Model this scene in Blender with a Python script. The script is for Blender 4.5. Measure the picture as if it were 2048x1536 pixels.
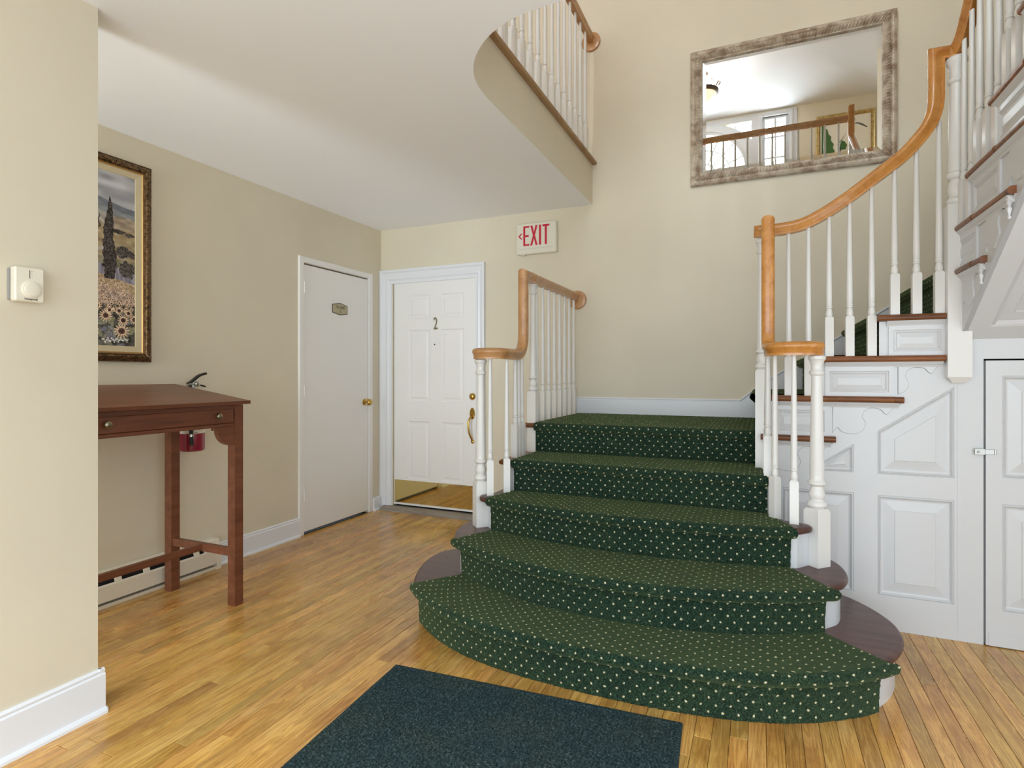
import bpy, math, random
from mathutils import Vector, Matrix
from mathutils.geometry import tessellate_polygon
random.seed(7)
PI = math.pi
scn = bpy.context.scene
for o in list(bpy.data.objects):
    bpy.data.objects.remove(o)
COL = scn.collection

# ---------------------------------------------------------------- camera
EYE = 1.24
cam_d = bpy.data.cameras.new('camera'); cam = bpy.data.objects.new('camera', cam_d); COL.objects.link(cam)
cam_d.sensor_width = 36.0; cam_d.lens = 1130.0 * 36.0 / 2048.0; cam_d.sensor_fit = 'HORIZONTAL'
cam_d.shift_x = 0.0; cam_d.shift_y = -18.0 / 2048.0
cam_d.clip_start = 0.02; cam_d.clip_end = 60
cam.location = (0, 0, EYE); cam.rotation_euler = (PI / 2, 0, math.radians(23.75))
scn.camera = cam

# ---------------------------------------------------------------- colour management, world, lights
scn.view_settings.view_transform = 'Standard'
try: scn.view_settings.look = 'None'
except Exception: pass
scn.view_settings.gamma = 1.0
scn.view_settings.exposure = 0.0
scn.view_settings.use_curve_mapping = False
try: scn.cycles.max_bounces = 12; scn.cycles.diffuse_bounces = 8; scn.cycles.glossy_bounces = 6
except Exception: pass
w = bpy.data.worlds.new('world'); scn.world = w; w.use_nodes = True
w.node_tree.nodes['Background'].inputs[0].default_value = (0.84, 0.93, 1.0, 1)
w.node_tree.nodes['Background'].inputs[1].default_value = 2.05

def area(name, loc, rot, sx, sy, power, col=(1, 1, 1)):
    d = bpy.data.lights.new(name, 'AREA'); d.shape = 'RECTANGLE'; d.size = sx; d.size_y = sy
    d.energy = power; d.color = col
    o = bpy.data.objects.new(name, d); COL.objects.link(o); o.location = loc; o.rotation_euler = rot
    return o
# daylight outside the upstairs windows, and at the open front entrance behind the camera
area('daylight_upper', (-0.4, -2.0, 4.2), (PI / 2, 0, 0), 5.2, 2.6, 1130, (0.84, 0.93, 1.0))
area('daylight_entrance', (-0.6, -4.6, 1.5), (PI / 2, 0, 0), 6.5, 3.0, 142, (0.80, 0.91, 1.0))
area('added_nook_fill', (-2.8, -1.2, 1.4), (PI / 2, 0, 0), 0.75, 2.0, 58, (0.84, 0.94, 1.0))  # added fill for the far door and ceiling; no window seen here

# ---------------------------------------------------------------- small helpers
def V(*a): return Vector(a)

class MB:
    def __init__(s):
        s.v = []; s.f = []; s.m = []; s.sm = []; s.uv = None
    def add(s, vs, fs, mi=0, smooth=False):
        b = len(s.v); s.v += [Vector(p) for p in vs]
        for f in fs:
            s.f.append(tuple(b + i for i in f)); s.m.append(mi); s.sm.append(smooth)
        return b
    def box(s, x0, x1, y0, y1, z0, z1, mi=0, ch=0.0):
        if x0 > x1: x0, x1 = x1, x0
        if y0 > y1: y0, y1 = y1, y0
        if z0 > z1: z0, z1 = z1, z0
        if ch <= 0:
            s.add([(x0,y0,z0),(x1,y0,z0),(x1,y1,z0),(x0,y1,z0),(x0,y0,z1),(x1,y0,z1),(x1,y1,z1),(x0,y1,z1)],
                  [(0,3,2,1),(4,5,6,7),(0,1,5,4),(1,2,6,5),(2,3,7,6),(3,0,4,7)], mi)
            return
        c = min(ch, (x1-x0)/2.01, (y1-y0)/2.01, (z1-z0)/2.01)
        vs = []; 
        for z, ins in ((z0, c), (z0 + c, 0), (z1 - c, 0), (z1, c)):
            a, b_, d, e = x0 + ins, x1 - ins, y0 + ins, y1 - ins
            if ins == 0:
                vs += [(a + c, d, z), (b_ - c, d, z), (b_, d + c, z), (b_, e - c, z), (b_ - c, e, z), (a + c, e, z), (a, e - c, z), (a, d + c, z)]
            else:
                vs += [(a, d, z), (b_, d, z), (b_, d, z), (b_, e, z), (b_, e, z), (a, e, z), (a, e, z), (a, d, z)]
        fs = [tuple(range(7, -1, -1)), tuple(range(24, 32))]
        for r in range(3):
            for i in range(8):
                j = (i + 1) % 8
                fs.append((r*8+i, r*8+j, r*8+8+j, r*8+8+i))
        s.add(vs, fs, mi)
    def prism(s, poly, to3, d0, d1, mi=0):
        """poly: 2D list, to3(u,v,d) -> 3D; extruded between depths d0 and d1"""
        n = len(poly)
        vs = [to3(u, v, d0) for u, v in poly] + [to3(u, v, d1) for u, v in poly]
        tris = tessellate_polygon([[Vector((u, v, 0)) for u, v in poly]])
        fs = [tuple(t) for t in tris] + [tuple(n + i for i in reversed(t)) for t in tris]
        fs += [(i, (i + 1) % n, n + (i + 1) % n, n + i) for i in range(n)]
        s.add(vs, fs, mi)
    def holes(s, outer, hs, to3, d=0.0, mi=0):
        ls = [[Vector((u, v, 0)) for u, v in outer]] + [[Vector((u, v, 0)) for u, v in h] for h in hs]
        flat = [p for l in ls for p in l]
        s.add([to3(p.x, p.y, d) for p in flat], [tuple(t) for t in tessellate_polygon(ls)], mi)
    def rings(s, poly, to3, rs, mi=0, cap=True):
        n = len(poly); vs = []
        for ins, d in rs:
            q = inset(poly, ins) if abs(ins) > 1e-9 else poly
            vs += [to3(u, v, d) for u, v in q]
        fs = []
        for r in range(len(rs) - 1):
            for i in range(n):
                j = (i + 1) % n
                fs.append((r*n+i, r*n+j, (r+1)*n+j, (r+1)*n+i))
        if cap: fs.append(tuple((len(rs)-1)*n + i for i in range(n)))
        s.add(vs, fs, mi)
    def lathe(s, prof, c=(0,0,0), seg=16, mi=0, axis='Z', smooth=True):
        n = len(prof); vs = []
        for r, z in prof:
            for k in range(seg):
                a = 2 * PI * k / seg; p = (r*math.cos(a), r*math.sin(a), z)
                if axis == 'X': p = (p[2], p[0], p[1])
                if axis == 'Y': p = (p[0], p[2], p[1])
                vs.append((c[0]+p[0], c[1]+p[1], c[2]+p[2]))
        fs = [(r*seg+k, r*seg+(k+1)%seg, (r+1)*seg+(k+1)%seg, (r+1)*seg+k) for r in range(n-1) for k in range(seg)]
        s.add(vs, fs, mi, smooth)
        s.add([vs[k] for k in range(seg)], [tuple(range(seg-1,-1,-1))], mi)
        s.add([vs[(n-1)*seg+k] for k in range(seg)], [tuple(range(seg))], mi)
    def sweep(s, path, prof, side0, mi=0, closed=False, smooth=True, cap=True, rend=0.0, rstart=0.0):
        P = [Vector(p) for p in path]; n = len(P); m = len(prof)
        segs = n if closed else n - 1
        T = [(P[(i+1) % n] - P[i]).normalized() for i in range(segs)]
        sd = Vector(side0); sd = (sd - T[0]*sd.dot(T[0])).normalized()
        frames = []
        for i in range(n):
            if closed: ti, to = T[i-1], T[i]
            else: ti, to = T[max(i-1, 0)], T[min(i, segs-1)]
            if i == 0 and closed:
                q0 = to.rotation_difference(ti); s_in = q0 @ sd
            else: s_in = sd
            up = s_in.cross(ti).normalized()
            nb = (ti + to).normalized()
            ring = []
            for a, b in prof:
                o = s_in*a + up*b; dn = ti.dot(nb)
                ring.append(P[i] + o - ti*(o.dot(nb)/dn))
            frames.append(ring)
            if not (i == 0 and closed): sd = (ti.rotation_difference(to) @ sd).normalized()
        def rounded(Pe, t, ring, r):
            out = []
            for k in range(1, 6):
                a = k/5*PI/2*0.97
                rr = []
                for q in ring:
                    o = q - Pe
                    hs = (t.cross(Vector((0,0,1)))).normalized()
                    lat = o.dot(hs); rest = o - hs*lat
                    rr.append(Pe + t*(r*math.sin(a)) + hs*lat*math.cos(a) + rest)
                out.append(rr)
            return out
        if rend > 0: frames += rounded(P[-1], T[-1], frames[-1], rend)
        if rstart > 0: frames = list(reversed(rounded(P[0], -T[0], frames[0], rstart))) + frames
        n = len(frames)
        vs = [p for r in frames for p in r]; fs = []
        for i in range(n if closed else n - 1):
            a = i*m; b = ((i+1) % n)*m
            for k in range(m):
                l = (k+1) % m
                fs.append((a+k, a+l, b+l, b+k))
        s.add(vs, fs, mi, smooth)
        if cap and not closed:
            s.add([vs[k] for k in range(m)], [tuple(range(m))], mi)
            s.add([vs[(n-1)*m+k] for k in range(m)], [tuple(range(m-1,-1,-1))], mi)

def inset(poly, d):
    n = len(poly); A = sum(poly[i][0]*poly[(i+1)%n][1]-poly[(i+1)%n][0]*poly[i][1] for i in range(n))
    sg = 1 if A > 0 else -1; out = []
    for i in range(n):
        p0, p1, p2 = poly[i-1], poly[i], poly[(i+1) % n]
        a = Vector((p1[0]-p0[0], p1[1]-p0[1])); b = Vector((p2[0]-p1[0], p2[1]-p1[1]))
        if a.length < 1e-9 or b.length < 1e-9: out.append(p1); continue
        a.normalize(); b.normalize()
        na = Vector((-a.y, a.x))*sg; nb = Vector((-b.y, b.x))*sg
        m = na + nb
        k = d*2/max(m.dot(m), 0.5)
        out.append((p1[0]+m.x*k, p1[1]+m.y*k))
    return out

def rootloc(o):
    l = Vector((0,0,0))
    while o is not None: l += o.location; o = o.parent
    return l

def build(name, mb, mats, parent=None, label=None, loc=None, fixn=True):
    """mesh vertices are given in world space unless loc is passed (then they are local to loc)"""
    if not isinstance(mats, (list, tuple)): mats = [mats]
    me = bpy.data.meshes.new(name)
    off = rootloc(parent) if parent is not None else Vector((0,0,0))
    vs = mb.v if loc is not None else [p - off for p in mb.v]
    me.from_pydata([tuple(p) for p in vs], [], mb.f)
    for m in mats: me.materials.append(m)
    me.polygons.foreach_set('material_index', mb.m); me.polygons.foreach_set('use_smooth', mb.sm)
    if mb.uv:
        uvl = me.uv_layers.new(name='UVMap'); flat = []
        for l in me.loops: flat += mb.uv[l.vertex_index]
        uvl.data.foreach_set('uv', flat)
    me.update()
    if fixn:
        import bmesh
        bm = bmesh.new(); bm.from_mesh(me); bmesh.ops.remove_doubles(bm, verts=bm.verts, dist=1e-5) if not mb.uv else None
        bmesh.ops.recalc_face_normals(bm, faces=bm.faces); bm.to_mesh(me); bm.free()
        if any(mb.sm): me.set_sharp_from_angle(angle=0.62)
    o = bpy.data.objects.new(name, me); COL.objects.link(o)
    if parent is not None: o.parent = parent
    if loc is not None: o.location = Vector(loc) - off
    if label: o['label'] = label
    return o

def thing(name, label, cat, loc=(0,0,0), group=None):
    o = bpy.data.objects.new(name, None); COL.objects.link(o); o.location = loc
    o.empty_display_size = 0.1; o['label'] = label; o['category'] = cat
    if group: o['group'] = group
    return o
def tag(o, label, cat, group=None):
    o['label'] = label; o['category'] = cat
    if group: o['group'] = group
    return o
def struct(name, mb, mat, label=None, category=None):
    o = build(name, mb, mat); o['kind'] = 'structure'
    if label: o['label'] = label
    if category: o['category'] = category
    return o
def sempty(name, loc, label, cat):
    o = thing(name, label, cat, loc); o['kind'] = 'structure'; return o

def bez(p0, pc, p1, n=8):
    p0, pc, p1 = Vector(p0), Vector(pc), Vector(p1)
    return [p0*(1-t)**2 + pc*2*t*(1-t) + p1*t*t for t in [i/n for i in range(n+1)]]
def spline(pts, n=6):
    P = [Vector(p) for p in pts]; out = []
    for i in range(len(P)-1):
        a = P[max(i-1,0)]; b = P[i]; c = P[i+1]; d = P[min(i+2, len(P)-1)]
        for k in range(n):
            t = k/n
            out.append(0.5*((2*b)+(c-a)*t+(2*a-5*b+4*c-d)*t*t+(3*b-a-3*c+d)*t**3))
    out.append(P[-1]); return out

# ---------------------------------------------------------------- materials
def srgb(r, g, b):
    f = lambda c: (c/255/12.92) if c/255 <= 0.04045 else ((c/255+0.055)/1.055)**2.4
    return (f(r), f(g), f(b), 1)
def mat(name, col, rough=0.5, metal=0.0, spec=0.5, coat=0.0, sheen=0.0):
    m = bpy.data.materials.new(name); m.use_nodes = True
    b = m.node_tree.nodes['Principled BSDF']
    b.inputs['Base Color'].default_value = col; b.inputs['Roughness'].default_value = rough
    b.inputs['Metallic'].default_value = metal; b.inputs['Specular IOR Level'].default_value = spec
    if coat: b.inputs['Coat Weight'].default_value = coat; b.inputs['Coat Roughness'].default_value = 0.15
    if sheen: b.inputs['Sheen Weight'].default_value = sheen
    return m
class N:
    def __init__(s, m): s.t = m.node_tree; s.b = s.t.nodes['Principled BSDF']
    def n(s, typ, ins=None, **kw):
        x = s.t.nodes.new(typ)
        for k, v in kw.items(): setattr(x, k, v)
        for k, v in (ins or {}).items():
            if isinstance(v, bpy.types.NodeSocket): s.t.links.new(v, x.inputs[k])
            else: x.inputs[k].default_value = v
        return x
    def l(s, a, b): s.t.links.new(a, b)
    def ramp(s, fac, stops):
        x = s.n('ShaderNodeValToRGB', {'Fac': fac}); e = x.color_ramp.elements
        e[0].position, e[0].color = stops[0]; e[1].position, e[1].color = stops[-1]
        for p, c in stops[1:-1]:
            q = e.new(p); q.color = c
        return x.outputs['Color']
    def bump(s, h, strength, dist):
        x = s.n('ShaderNodeBump', {'Height': h, 'Strength': strength, 'Distance': dist})
        s.l(x.outputs[0], s.b.inputs['Normal'])
def paint(name, col, rough, bump=0.15, scale=60.0, var=0.03, spec=0.4, dist=0.001):
    m = mat(name, col, rough, spec=spec); n = N(m)
    tc = n.n('ShaderNodeTexCoord')
    no = n.n('ShaderNodeTexNoise', {'Vector': tc.outputs['Object'], 'Scale': scale, 'Detail': 4.0})
    n2 = n.n('ShaderNodeTexNoise', {'Vector': tc.outputs['Object'], 'Scale': 1.7, 'Detail': 3.0})
    d = tuple(max(0, c*(1-var)) for c in col[:3])+(1,); u = tuple(min(1, c*(1+var)) for c in col[:3])+(1,)
    n.l(n.ramp(n2.outputs['Fac'], [(0.3, d), (0.7, u)]), n.b.inputs['Base Color'])
    n.bump(no.outputs['Fac'], bump, dist)
    return m
def wood(name, cols, scale=(14, 14, 1.2), rough=0.35, rot=(0,0,0), rnd=True, bump=0.08, coat=0.0, dark=0.5, var=0.0):
    """grain runs along the axis with the small scale"""
    m = mat(name, cols[0], rough, coat=coat); n = N(m)
    tc = n.n('ShaderNodeTexCoord'); oi = n.n('ShaderNodeObjectInfo')
    off = n.n('ShaderNodeVectorMath', {0: oi.outputs['Random'], 1: (37.0, 61.0, 83.0)}, operation='MULTIPLY')
    ad = n.n('ShaderNodeVectorMath', {0: tc.outputs['Object'], 1: off.outputs[0]}, operation='ADD')
    mp = n.n('ShaderNodeMapping', {'Vector': ad.outputs[0] if rnd else tc.outputs['Object'], 'Scale': scale, 'Rotation': rot})
    a = n.n('ShaderNodeTexNoise', {'Vector': mp.outputs[0], 'Scale': 1.0, 'Detail': 6.0, 'Roughness': 0.6, 'Distortion': 0.6})
    mp2 = n.n('ShaderNodeMapping', {'Vector': mp.outputs[0], 'Scale': (6, 6, 6)})
    b = n.n('ShaderNodeTexNoise', {'Vector': mp2.outputs[0], 'Scale': 1.0, 'Detail': 5.0, 'Roughness': 0.7})
    k = len(cols); c1 = n.ramp(a.outputs['Fac'], [(0.28 + 0.44*i/(k-1), c) for i, c in enumerate(cols)])
    dk = n.ramp(b.outputs['Fac'], [(0.35, (dark, dark, dark, 1)), (0.55, (1,1,1,1))])
    mx = n.n('ShaderNodeMix', {'Factor': 0.55, 6: c1, 7: dk}, data_type='RGBA', blend_type='MULTIPLY')
    out = mx.outputs[2]
    if var > 0:
        hv = n.n('ShaderNodeMapRange', {'Value': oi.outputs['Random'], 'To Min': 1-var, 'To Max': 1+var*0.6})
        hs = n.n('ShaderNodeHueSaturation', {'Color': out, 'Value': hv.outputs[0]})
        out = hs.outputs[0]
    n.l(out, n.b.inputs['Base Color'])
    n.bump(b.outputs['Fac'], bump, 0.001)
    return m

M = {}
M['wall'] = paint('wall_paint', srgb(216, 207, 186), 0.55, 0.12, 90)
M['ceil'] = paint('ceiling_paint', srgb(247, 250, 255), 0.75, 0.1, 60, 0.01)
M['white'] = paint('white_gloss_paint', srgb(208, 210, 213), 0.28, 0.10, 35, 0.015, 0.5)
M['whitedoor'] = paint('white_door_paint', srgb(234, 233, 231), 0.4, 0.10, 40, 0.01, 0.5)
M['trimwhite'] = paint('white_trim_paint', srgb(226, 229, 234), 0.3, 0.08, 35, 0.01, 0.5)
M['rail_white'] = paint('white_spindle_paint', srgb(224, 223, 220), 0.25, 0.05, 30, 0.01, 0.5)
M['honey'] = wood('honey_varnished_wood', [srgb(176,112,48), srgb(196,134,64), srgb(208,150,82)], (18, 18, 18), 0.22, coat=0.5, dark=0.85, bump=0.02)
M['honey2'] = wood('tan_varnished_wood', [srgb(170,122,76), srgb(188,140,92), srgb(200,154,106)], (18, 18, 18), 0.3, coat=0.3, dark=0.85, bump=0.02)
M['mahog'] = wood('dark_mahogany', [srgb(62,34,28), srgb(84,52,44), srgb(102,66,56)], (3, 26, 26), 0.38, coat=0.1, dark=0.7, bump=0.03)
M['nose'] = wood('worn_oak_nosing', [srgb(88,50,28), srgb(128,76,38), srgb(158,100,50)], (5, 40, 40), 0.35, dark=0.5, var=0.3)
M['oakedge'] = wood('raw_oak_edge', [srgb(138,104,66), srgb(164,128,86), srgb(180,146,104)], (30, 4, 30), 0.45, dark=0.7)
M['cherry'] = wood('cherry_table_wood', [srgb(92,52,34), srgb(112,66,44), srgb(128,80,56)], (20, 2, 20), 0.38, dark=0.8, rnd=False)
M['brass'] = mat('polished_brass', srgb(196,160,84), 0.22, 1.0)
M['brassplate'] = mat('mirror_brass_plate', srgb(228,210,146), 0.05, 1.0)
M['chrome'] = mat('chrome', srgb(190,190,186), 0.2, 1.0)
M['pewter'] = mat('pewter', srgb(150,142,120), 0.28, 1.0)
M['mirror'] = mat('mirror_glass', (0.80, 0.82, 0.81, 1), 0.0, 1.0)
M['black'] = mat('black_plastic', srgb(24,22,22), 0.4)
M['shadow_line'] = mat('painted_shadow_line', srgb(120,117,112), 0.9)
M['dark'] = mat('dark_gap', srgb(18,16,15), 0.9)
M['cream'] = mat('cream_plastic', srgb(232,226,208), 0.4)
M['greyplastic'] = mat('grey_plastic', srgb(150,148,144), 0.5)
M['red'] = mat('extinguisher_red', srgb(140,22,50), 0.25, coat=0.4)
M['exitred'] = mat('exit_letter_red', srgb(196,12,50), 0.4)
M['signwhite'] = mat('sign_face', srgb(224,220,204), 0.4)
M['ink'] = mat('ink', srgb(60,54,44), 0.6)
M['plaque'] = mat('plaque_bronze', srgb(176,166,136), 0.45, 0.3)
M['stone'] = wood('weathered_threshold', [srgb(120,108,96), srgb(150,140,128), srgb(168,160,150)], (4, 40, 40), 0.7, dark=0.6)
M['bronze'] = mat('dark_bronze', srgb(92,76,66), 0.4, 0.8)
M['heater'] = mat('heater_enamel', srgb(224,216,198), 0.35)
M['linen'] = mat('linen_liner', srgb(196,182,150), 0.8)
M['goldfillet'] = mat('gold_fillet', srgb(190,152,98), 0.5, 0.5)

def oak_floor():
    m = mat('oak_floor_boards', srgb(200,150,90), 0.3, coat=0.25); n = N(m)
    tc = n.n('ShaderNodeTexCoord'); oi = n.n('ShaderNodeObjectInfo')
    off = n.n('ShaderNodeVectorMath', {0: oi.outputs['Random'], 1: (37.0, 61.0, 0.0)}, operation='MULTIPLY')
    ad = n.n('ShaderNodeVectorMath', {0: tc.outputs['Object'], 1: off.outputs[0]}, operation='ADD')
    mp = n.n('ShaderNodeMapping', {'Vector': ad.outputs[0], 'Scale': (16, 1.1, 1)})
    a = n.n('ShaderNodeTexNoise', {'Vector': mp.outputs[0], 'Scale': 1.0, 'Detail': 3.0, 'Distortion': 1.2})
    # cathedral rings from a strongly stretched, distorted noise
    sc = n.n('ShaderNodeMath', {0: a.outputs['Fac'], 1: 46.0}, operation='MULTIPLY')
    sn = n.n('ShaderNodeMath', {0: sc.outputs[0]}, operation='SINE')
    ring = n.ramp(sn.outputs[0], [(0.0, (0.55,0.44,0.34,1)), (0.3, (1,1,1,1)), (1.0, (1,1,1,1))])
    mp2 = n.n('ShaderNodeMapping', {'Vector': ad.outputs[0], 'Scale': (260, 9, 1)})
    b = n.n('ShaderNodeTexNoise', {'Vector': mp2.outputs[0], 'Scale': 1.0, 'Detail': 4.0, 'Roughness': 0.7})
    pores = n.ramp(b.outputs['Fac'], [(0.33, (0.5,0.4,0.32,1)), (0.5, (1,1,1,1))])
    mp3 = n.n('ShaderNodeMapping', {'Vector': ad.outputs[0], 'Scale': (9, 2.2, 1)})
    c = n.n('ShaderNodeTexNoise', {'Vector': mp3.outputs[0], 'Scale': 1.0, 'Detail': 5.0})
    base = n.ramp(c.outputs['Fac'], [(0.3, srgb(204,152,78)), (0.5, srgb(220,172,92)), (0.72, srgb(228,188,114))])
    x1 = n.n('ShaderNodeMix', {'Factor': 0.42, 6: base, 7: ring}, data_type='RGBA', blend_type='MULTIPLY')
    x2 = n.n('ShaderNodeMix', {'Factor': 0.7, 6: x1.outputs[2], 7: pores}, data_type='RGBA', blend_type='MULTIPLY')
    # worn, darker stains on the old boards
    st = n.n('ShaderNodeTexNoise', {'Vector': tc.outputs['Object'], 'Scale': 2.6, 'Detail': 6.0, 'Roughness': 0.65})
    stain = n.ramp(st.outputs['Fac'], [(0.36, (0.62,0.52,0.44,1)), (0.52, (1,1,1,1))])
    x3 = n.n('ShaderNodeMix', {'Factor': 0.55, 6: x2.outputs[2], 7: stain}, data_type='RGBA', blend_type='MULTIPLY')
    r2 = n.n('ShaderNodeMath', {0: oi.outputs['Random'], 1: 7.31}, operation='MULTIPLY')
    r3 = n.n('ShaderNodeMath', {0: r2.outputs[0]}, operation='FRACT')
    hv = n.n('ShaderNodeMapRange', {'Value': oi.outputs['Random'], 'To Min': 0.72, 'To Max': 1.10})
    hh = n.n('ShaderNodeMapRange', {'Value': r3.outputs[0], 'To Min': 0.492, 'To Max': 0.507})
    hs = n.n('ShaderNodeHueSaturation', {'Color': x3.outputs[2], 'Value': hv.outputs[0], 'Hue': hh.outputs[0], 'Saturation': 1.0})
    n.l(hs.outputs[0], n.b.inputs['Base Color'])
    rr = n.ramp(c.outputs['Fac'], [(0.3, (0.22,)*3+(1,)), (0.7, (0.36,)*3+(1,))]); n.l(rr, n.b.inputs['Roughness'])
    n.bump(b.outputs['Fac'], 0.06, 0.001)
    return m
M['oak'] = oak_floor()

def carpet_mat():
    m = mat('green_dotted_carpet', srgb(24,60,40), 0.95, spec=0.1, sheen=0.5); n = N(m)
    n.b.inputs['Sheen Tint'].default_value = srgb(150,168,112); n.b.inputs['Sheen Roughness'].default_value = 0.42
    uv = n.n('ShaderNodeUVMap', uv_map='UVMap'); tc = n.n('ShaderNodeTexCoord')
    wob = n.n('ShaderNodeTexNoise', {'Vector': tc.outputs['Object'], 'Scale': 420.0, 'Detail': 2.0})
    wv = n.n('ShaderNodeVectorMath', {0: wob.outputs['Color'], 1: (0.5,0.5,0.5)}, operation='SUBTRACT')
    ws = n.n('ShaderNodeVectorMath', {0: wv.outputs[0], 'Scale': 0.007}, operation='SCALE')
    wb2 = n.n('ShaderNodeTexNoise', {'Vector': tc.outputs['Object'], 'Scale': 22.0, 'Detail': 1.0})
    wv2 = n.n('ShaderNodeVectorMath', {0: wb2.outputs['Color'], 1: (0.5,0.5,0.5)}, operation='SUBTRACT')
    ws2 = n.n('ShaderNodeVectorMath', {0: wv2.outputs[0], 'Scale': 0.008}, operation='SCALE')
    p0 = n.n('ShaderNodeVectorMath', {0: uv.outputs[0], 1: ws.outputs[0]}, operation='ADD')
    p1 = n.n('ShaderNodeVectorMath', {0: p0.outputs[0], 1: ws2.outputs[0]}, operation='ADD')
    ds = []
    for sx, sy in ((0.0, 0.0), (0.5, 0.5)):
        q = n.n('ShaderNodeMapping', {'Vector': p1.outputs[0], 'Scale': (1/0.05, 1/0.052, 0), 'Location': (sx+0.5, sy+0.5, 0)})
        fr = n.n('ShaderNodeVectorMath', {0: q.outputs[0]}, operation='FRACTION')
        su = n.n('ShaderNodeVectorMath', {0: fr.outputs[0], 1: (0.5,0.5,0.0)}, operation='SUBTRACT')
        le = n.n('ShaderNodeVectorMath', {0: su.outputs[0]}, operation='LENGTH'); ds.append(le.outputs['Value'])
    mn = n.n('ShaderNodeMath', {0: ds[0], 1: ds[1]}, operation='MINIMUM')
    dot = n.ramp(mn.outputs[0], [(0.05, (1,1,1,1)), (0.095, (0,0,0,1))])
    f1 = n.n('ShaderNodeTexNoise', {'Vector': tc.outputs['Object'], 'Scale': 170.0, 'Detail': 4.0, 'Roughness': 0.8})
    f2 = n.n('ShaderNodeTexNoise', {'Vector': tc.outputs['Object'], 'Scale': 5.0, 'Detail': 3.0})
    g = n.ramp(f1.outputs['Fac'], [(0.32, srgb(8,20,16)), (0.5, srgb(28,48,38)), (0.68, srgb(74,98,76))])
    big = n.ramp(f2.outputs['Fac'], [(0.35, (0.8,0.86,0.9,1)), (0.65, (1.1,1.05,0.95,1))])
    gm = n.n('ShaderNodeMix', {'Factor': 1.0, 6: g, 7: big}, data_type='RGBA', blend_type='MULTIPLY')
    mx = n.n('ShaderNodeMix', {'Factor': dot, 6: gm.outputs[2], 7: srgb(214,206,170)}, data_type='RGBA')
    n.l(mx.outputs[2], n.b.inputs['Base Color'])
    n.bump(f1.outputs['Fac'], 0.9, 0.004)
    return m
M['carpet'] = carpet_mat()
def mat_mat():
    m = mat('ribbed_entrance_mat_fibre', srgb(36,50,52), 0.95, spec=0.15); n = N(m)
    tc = n.n('ShaderNodeTexCoord')
    f1 = n.n('ShaderNodeTexNoise', {'Vector': tc.outputs['Object'], 'Scale': 120.0, 'Detail': 4.0, 'Roughness': 0.85})
    f2 = n.n('ShaderNodeTexNoise', {'Vector': tc.outputs['Object'], 'Scale': 4.0, 'Detail': 3.0})
    g = n.ramp(f1.outputs['Fac'], [(0.33, srgb(16,24,26)), (0.52, srgb(44,60,62)), (0.74, srgb(104,124,126))])
    big = n.ramp(f2.outputs['Fac'], [(0.35, (0.8,0.9,1.0,1)), (0.65, (1.05,1.0,0.9,1))])
    gm = n.n('ShaderNodeMix', {'Factor': 1.0, 6: g, 7: big}, data_type='RGBA', blend_type='MULTIPLY')
    n.l(gm.outputs[2], n.b.inputs['Base Color']); n.bump(f1.outputs['Fac'], 0.8, 0.002)
    return m
M['mat'] = mat_mat()
def frame_mat(name, lo, hi, metal, rough, sc):
    m = mat(name, hi, rough, metal); n = N(m)
    ge = n.n('ShaderNodeNewGeometry'); tc = n.n('ShaderNodeTexCoord')
    no = n.n('ShaderNodeTexNoise', {'Vector': tc.outputs['Object'], 'Scale': sc, 'Detail': 4.0})
    n.l(n.ramp(no.outputs['Fac'], [(0.35, lo), (0.6, hi)]), n.b.inputs['Base Color'])
    return m
M['mframe'] = frame_mat('antiqued_silver_gilt', srgb(156,134,114), srgb(204,192,174), 0.15, 0.5, 18)
M['pframe'] = frame_mat('antiqued_bronze_gilt', srgb(70,52,34), srgb(128,100,68), 0.7, 0.35, 70)
M['gold'] = frame_mat('pale_gold_leaf', srgb(180,150,90), srgb(214,192,136), 0.6, 0.35, 30)
def glass_mat():
    m = bpy.data.materials.new('window_glass'); m.use_nodes = True; t = m.node_tree; t.nodes.clear()
    o = t.nodes.new('ShaderNodeOutputMaterial'); mx = t.nodes.new('ShaderNodeMixShader'); a = t.nodes.new('ShaderNodeBsdfTransparent'); g = t.nodes.new('ShaderNodeBsdfGlossy')
    g.inputs['Roughness'].default_value = 0.02; mx.inputs[0].default_value = 0.06
    t.links.new(a.outputs[0], mx.inputs[1]); t.links.new(g.outputs[0], mx.inputs[2]); t.links.new(mx.outputs[0], o.inputs[0]); return m
M['glass'] = glass_mat()
def emis(name, col, st):
    m = mat(name, col, 0.4); b = m.node_tree.nodes['Principled BSDF']
    b.inputs['Emission Color'].default_value = col; b.inputs['Emission Strength'].default_value = st; return m
M['lampglass'] = emis('lit_alabaster_glass', srgb(255,228,180), 1.6)

# ---------------------------------------------------------------- key dimensions (metres)
D = 4.34; LX = -3.247; CH = 2.585; F2 = 2.92; TOP = 5.35; RX = 1.95; FY = -1.0
R1 = 0.1864; LAND = 5*R1; SW = 3.25

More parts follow.
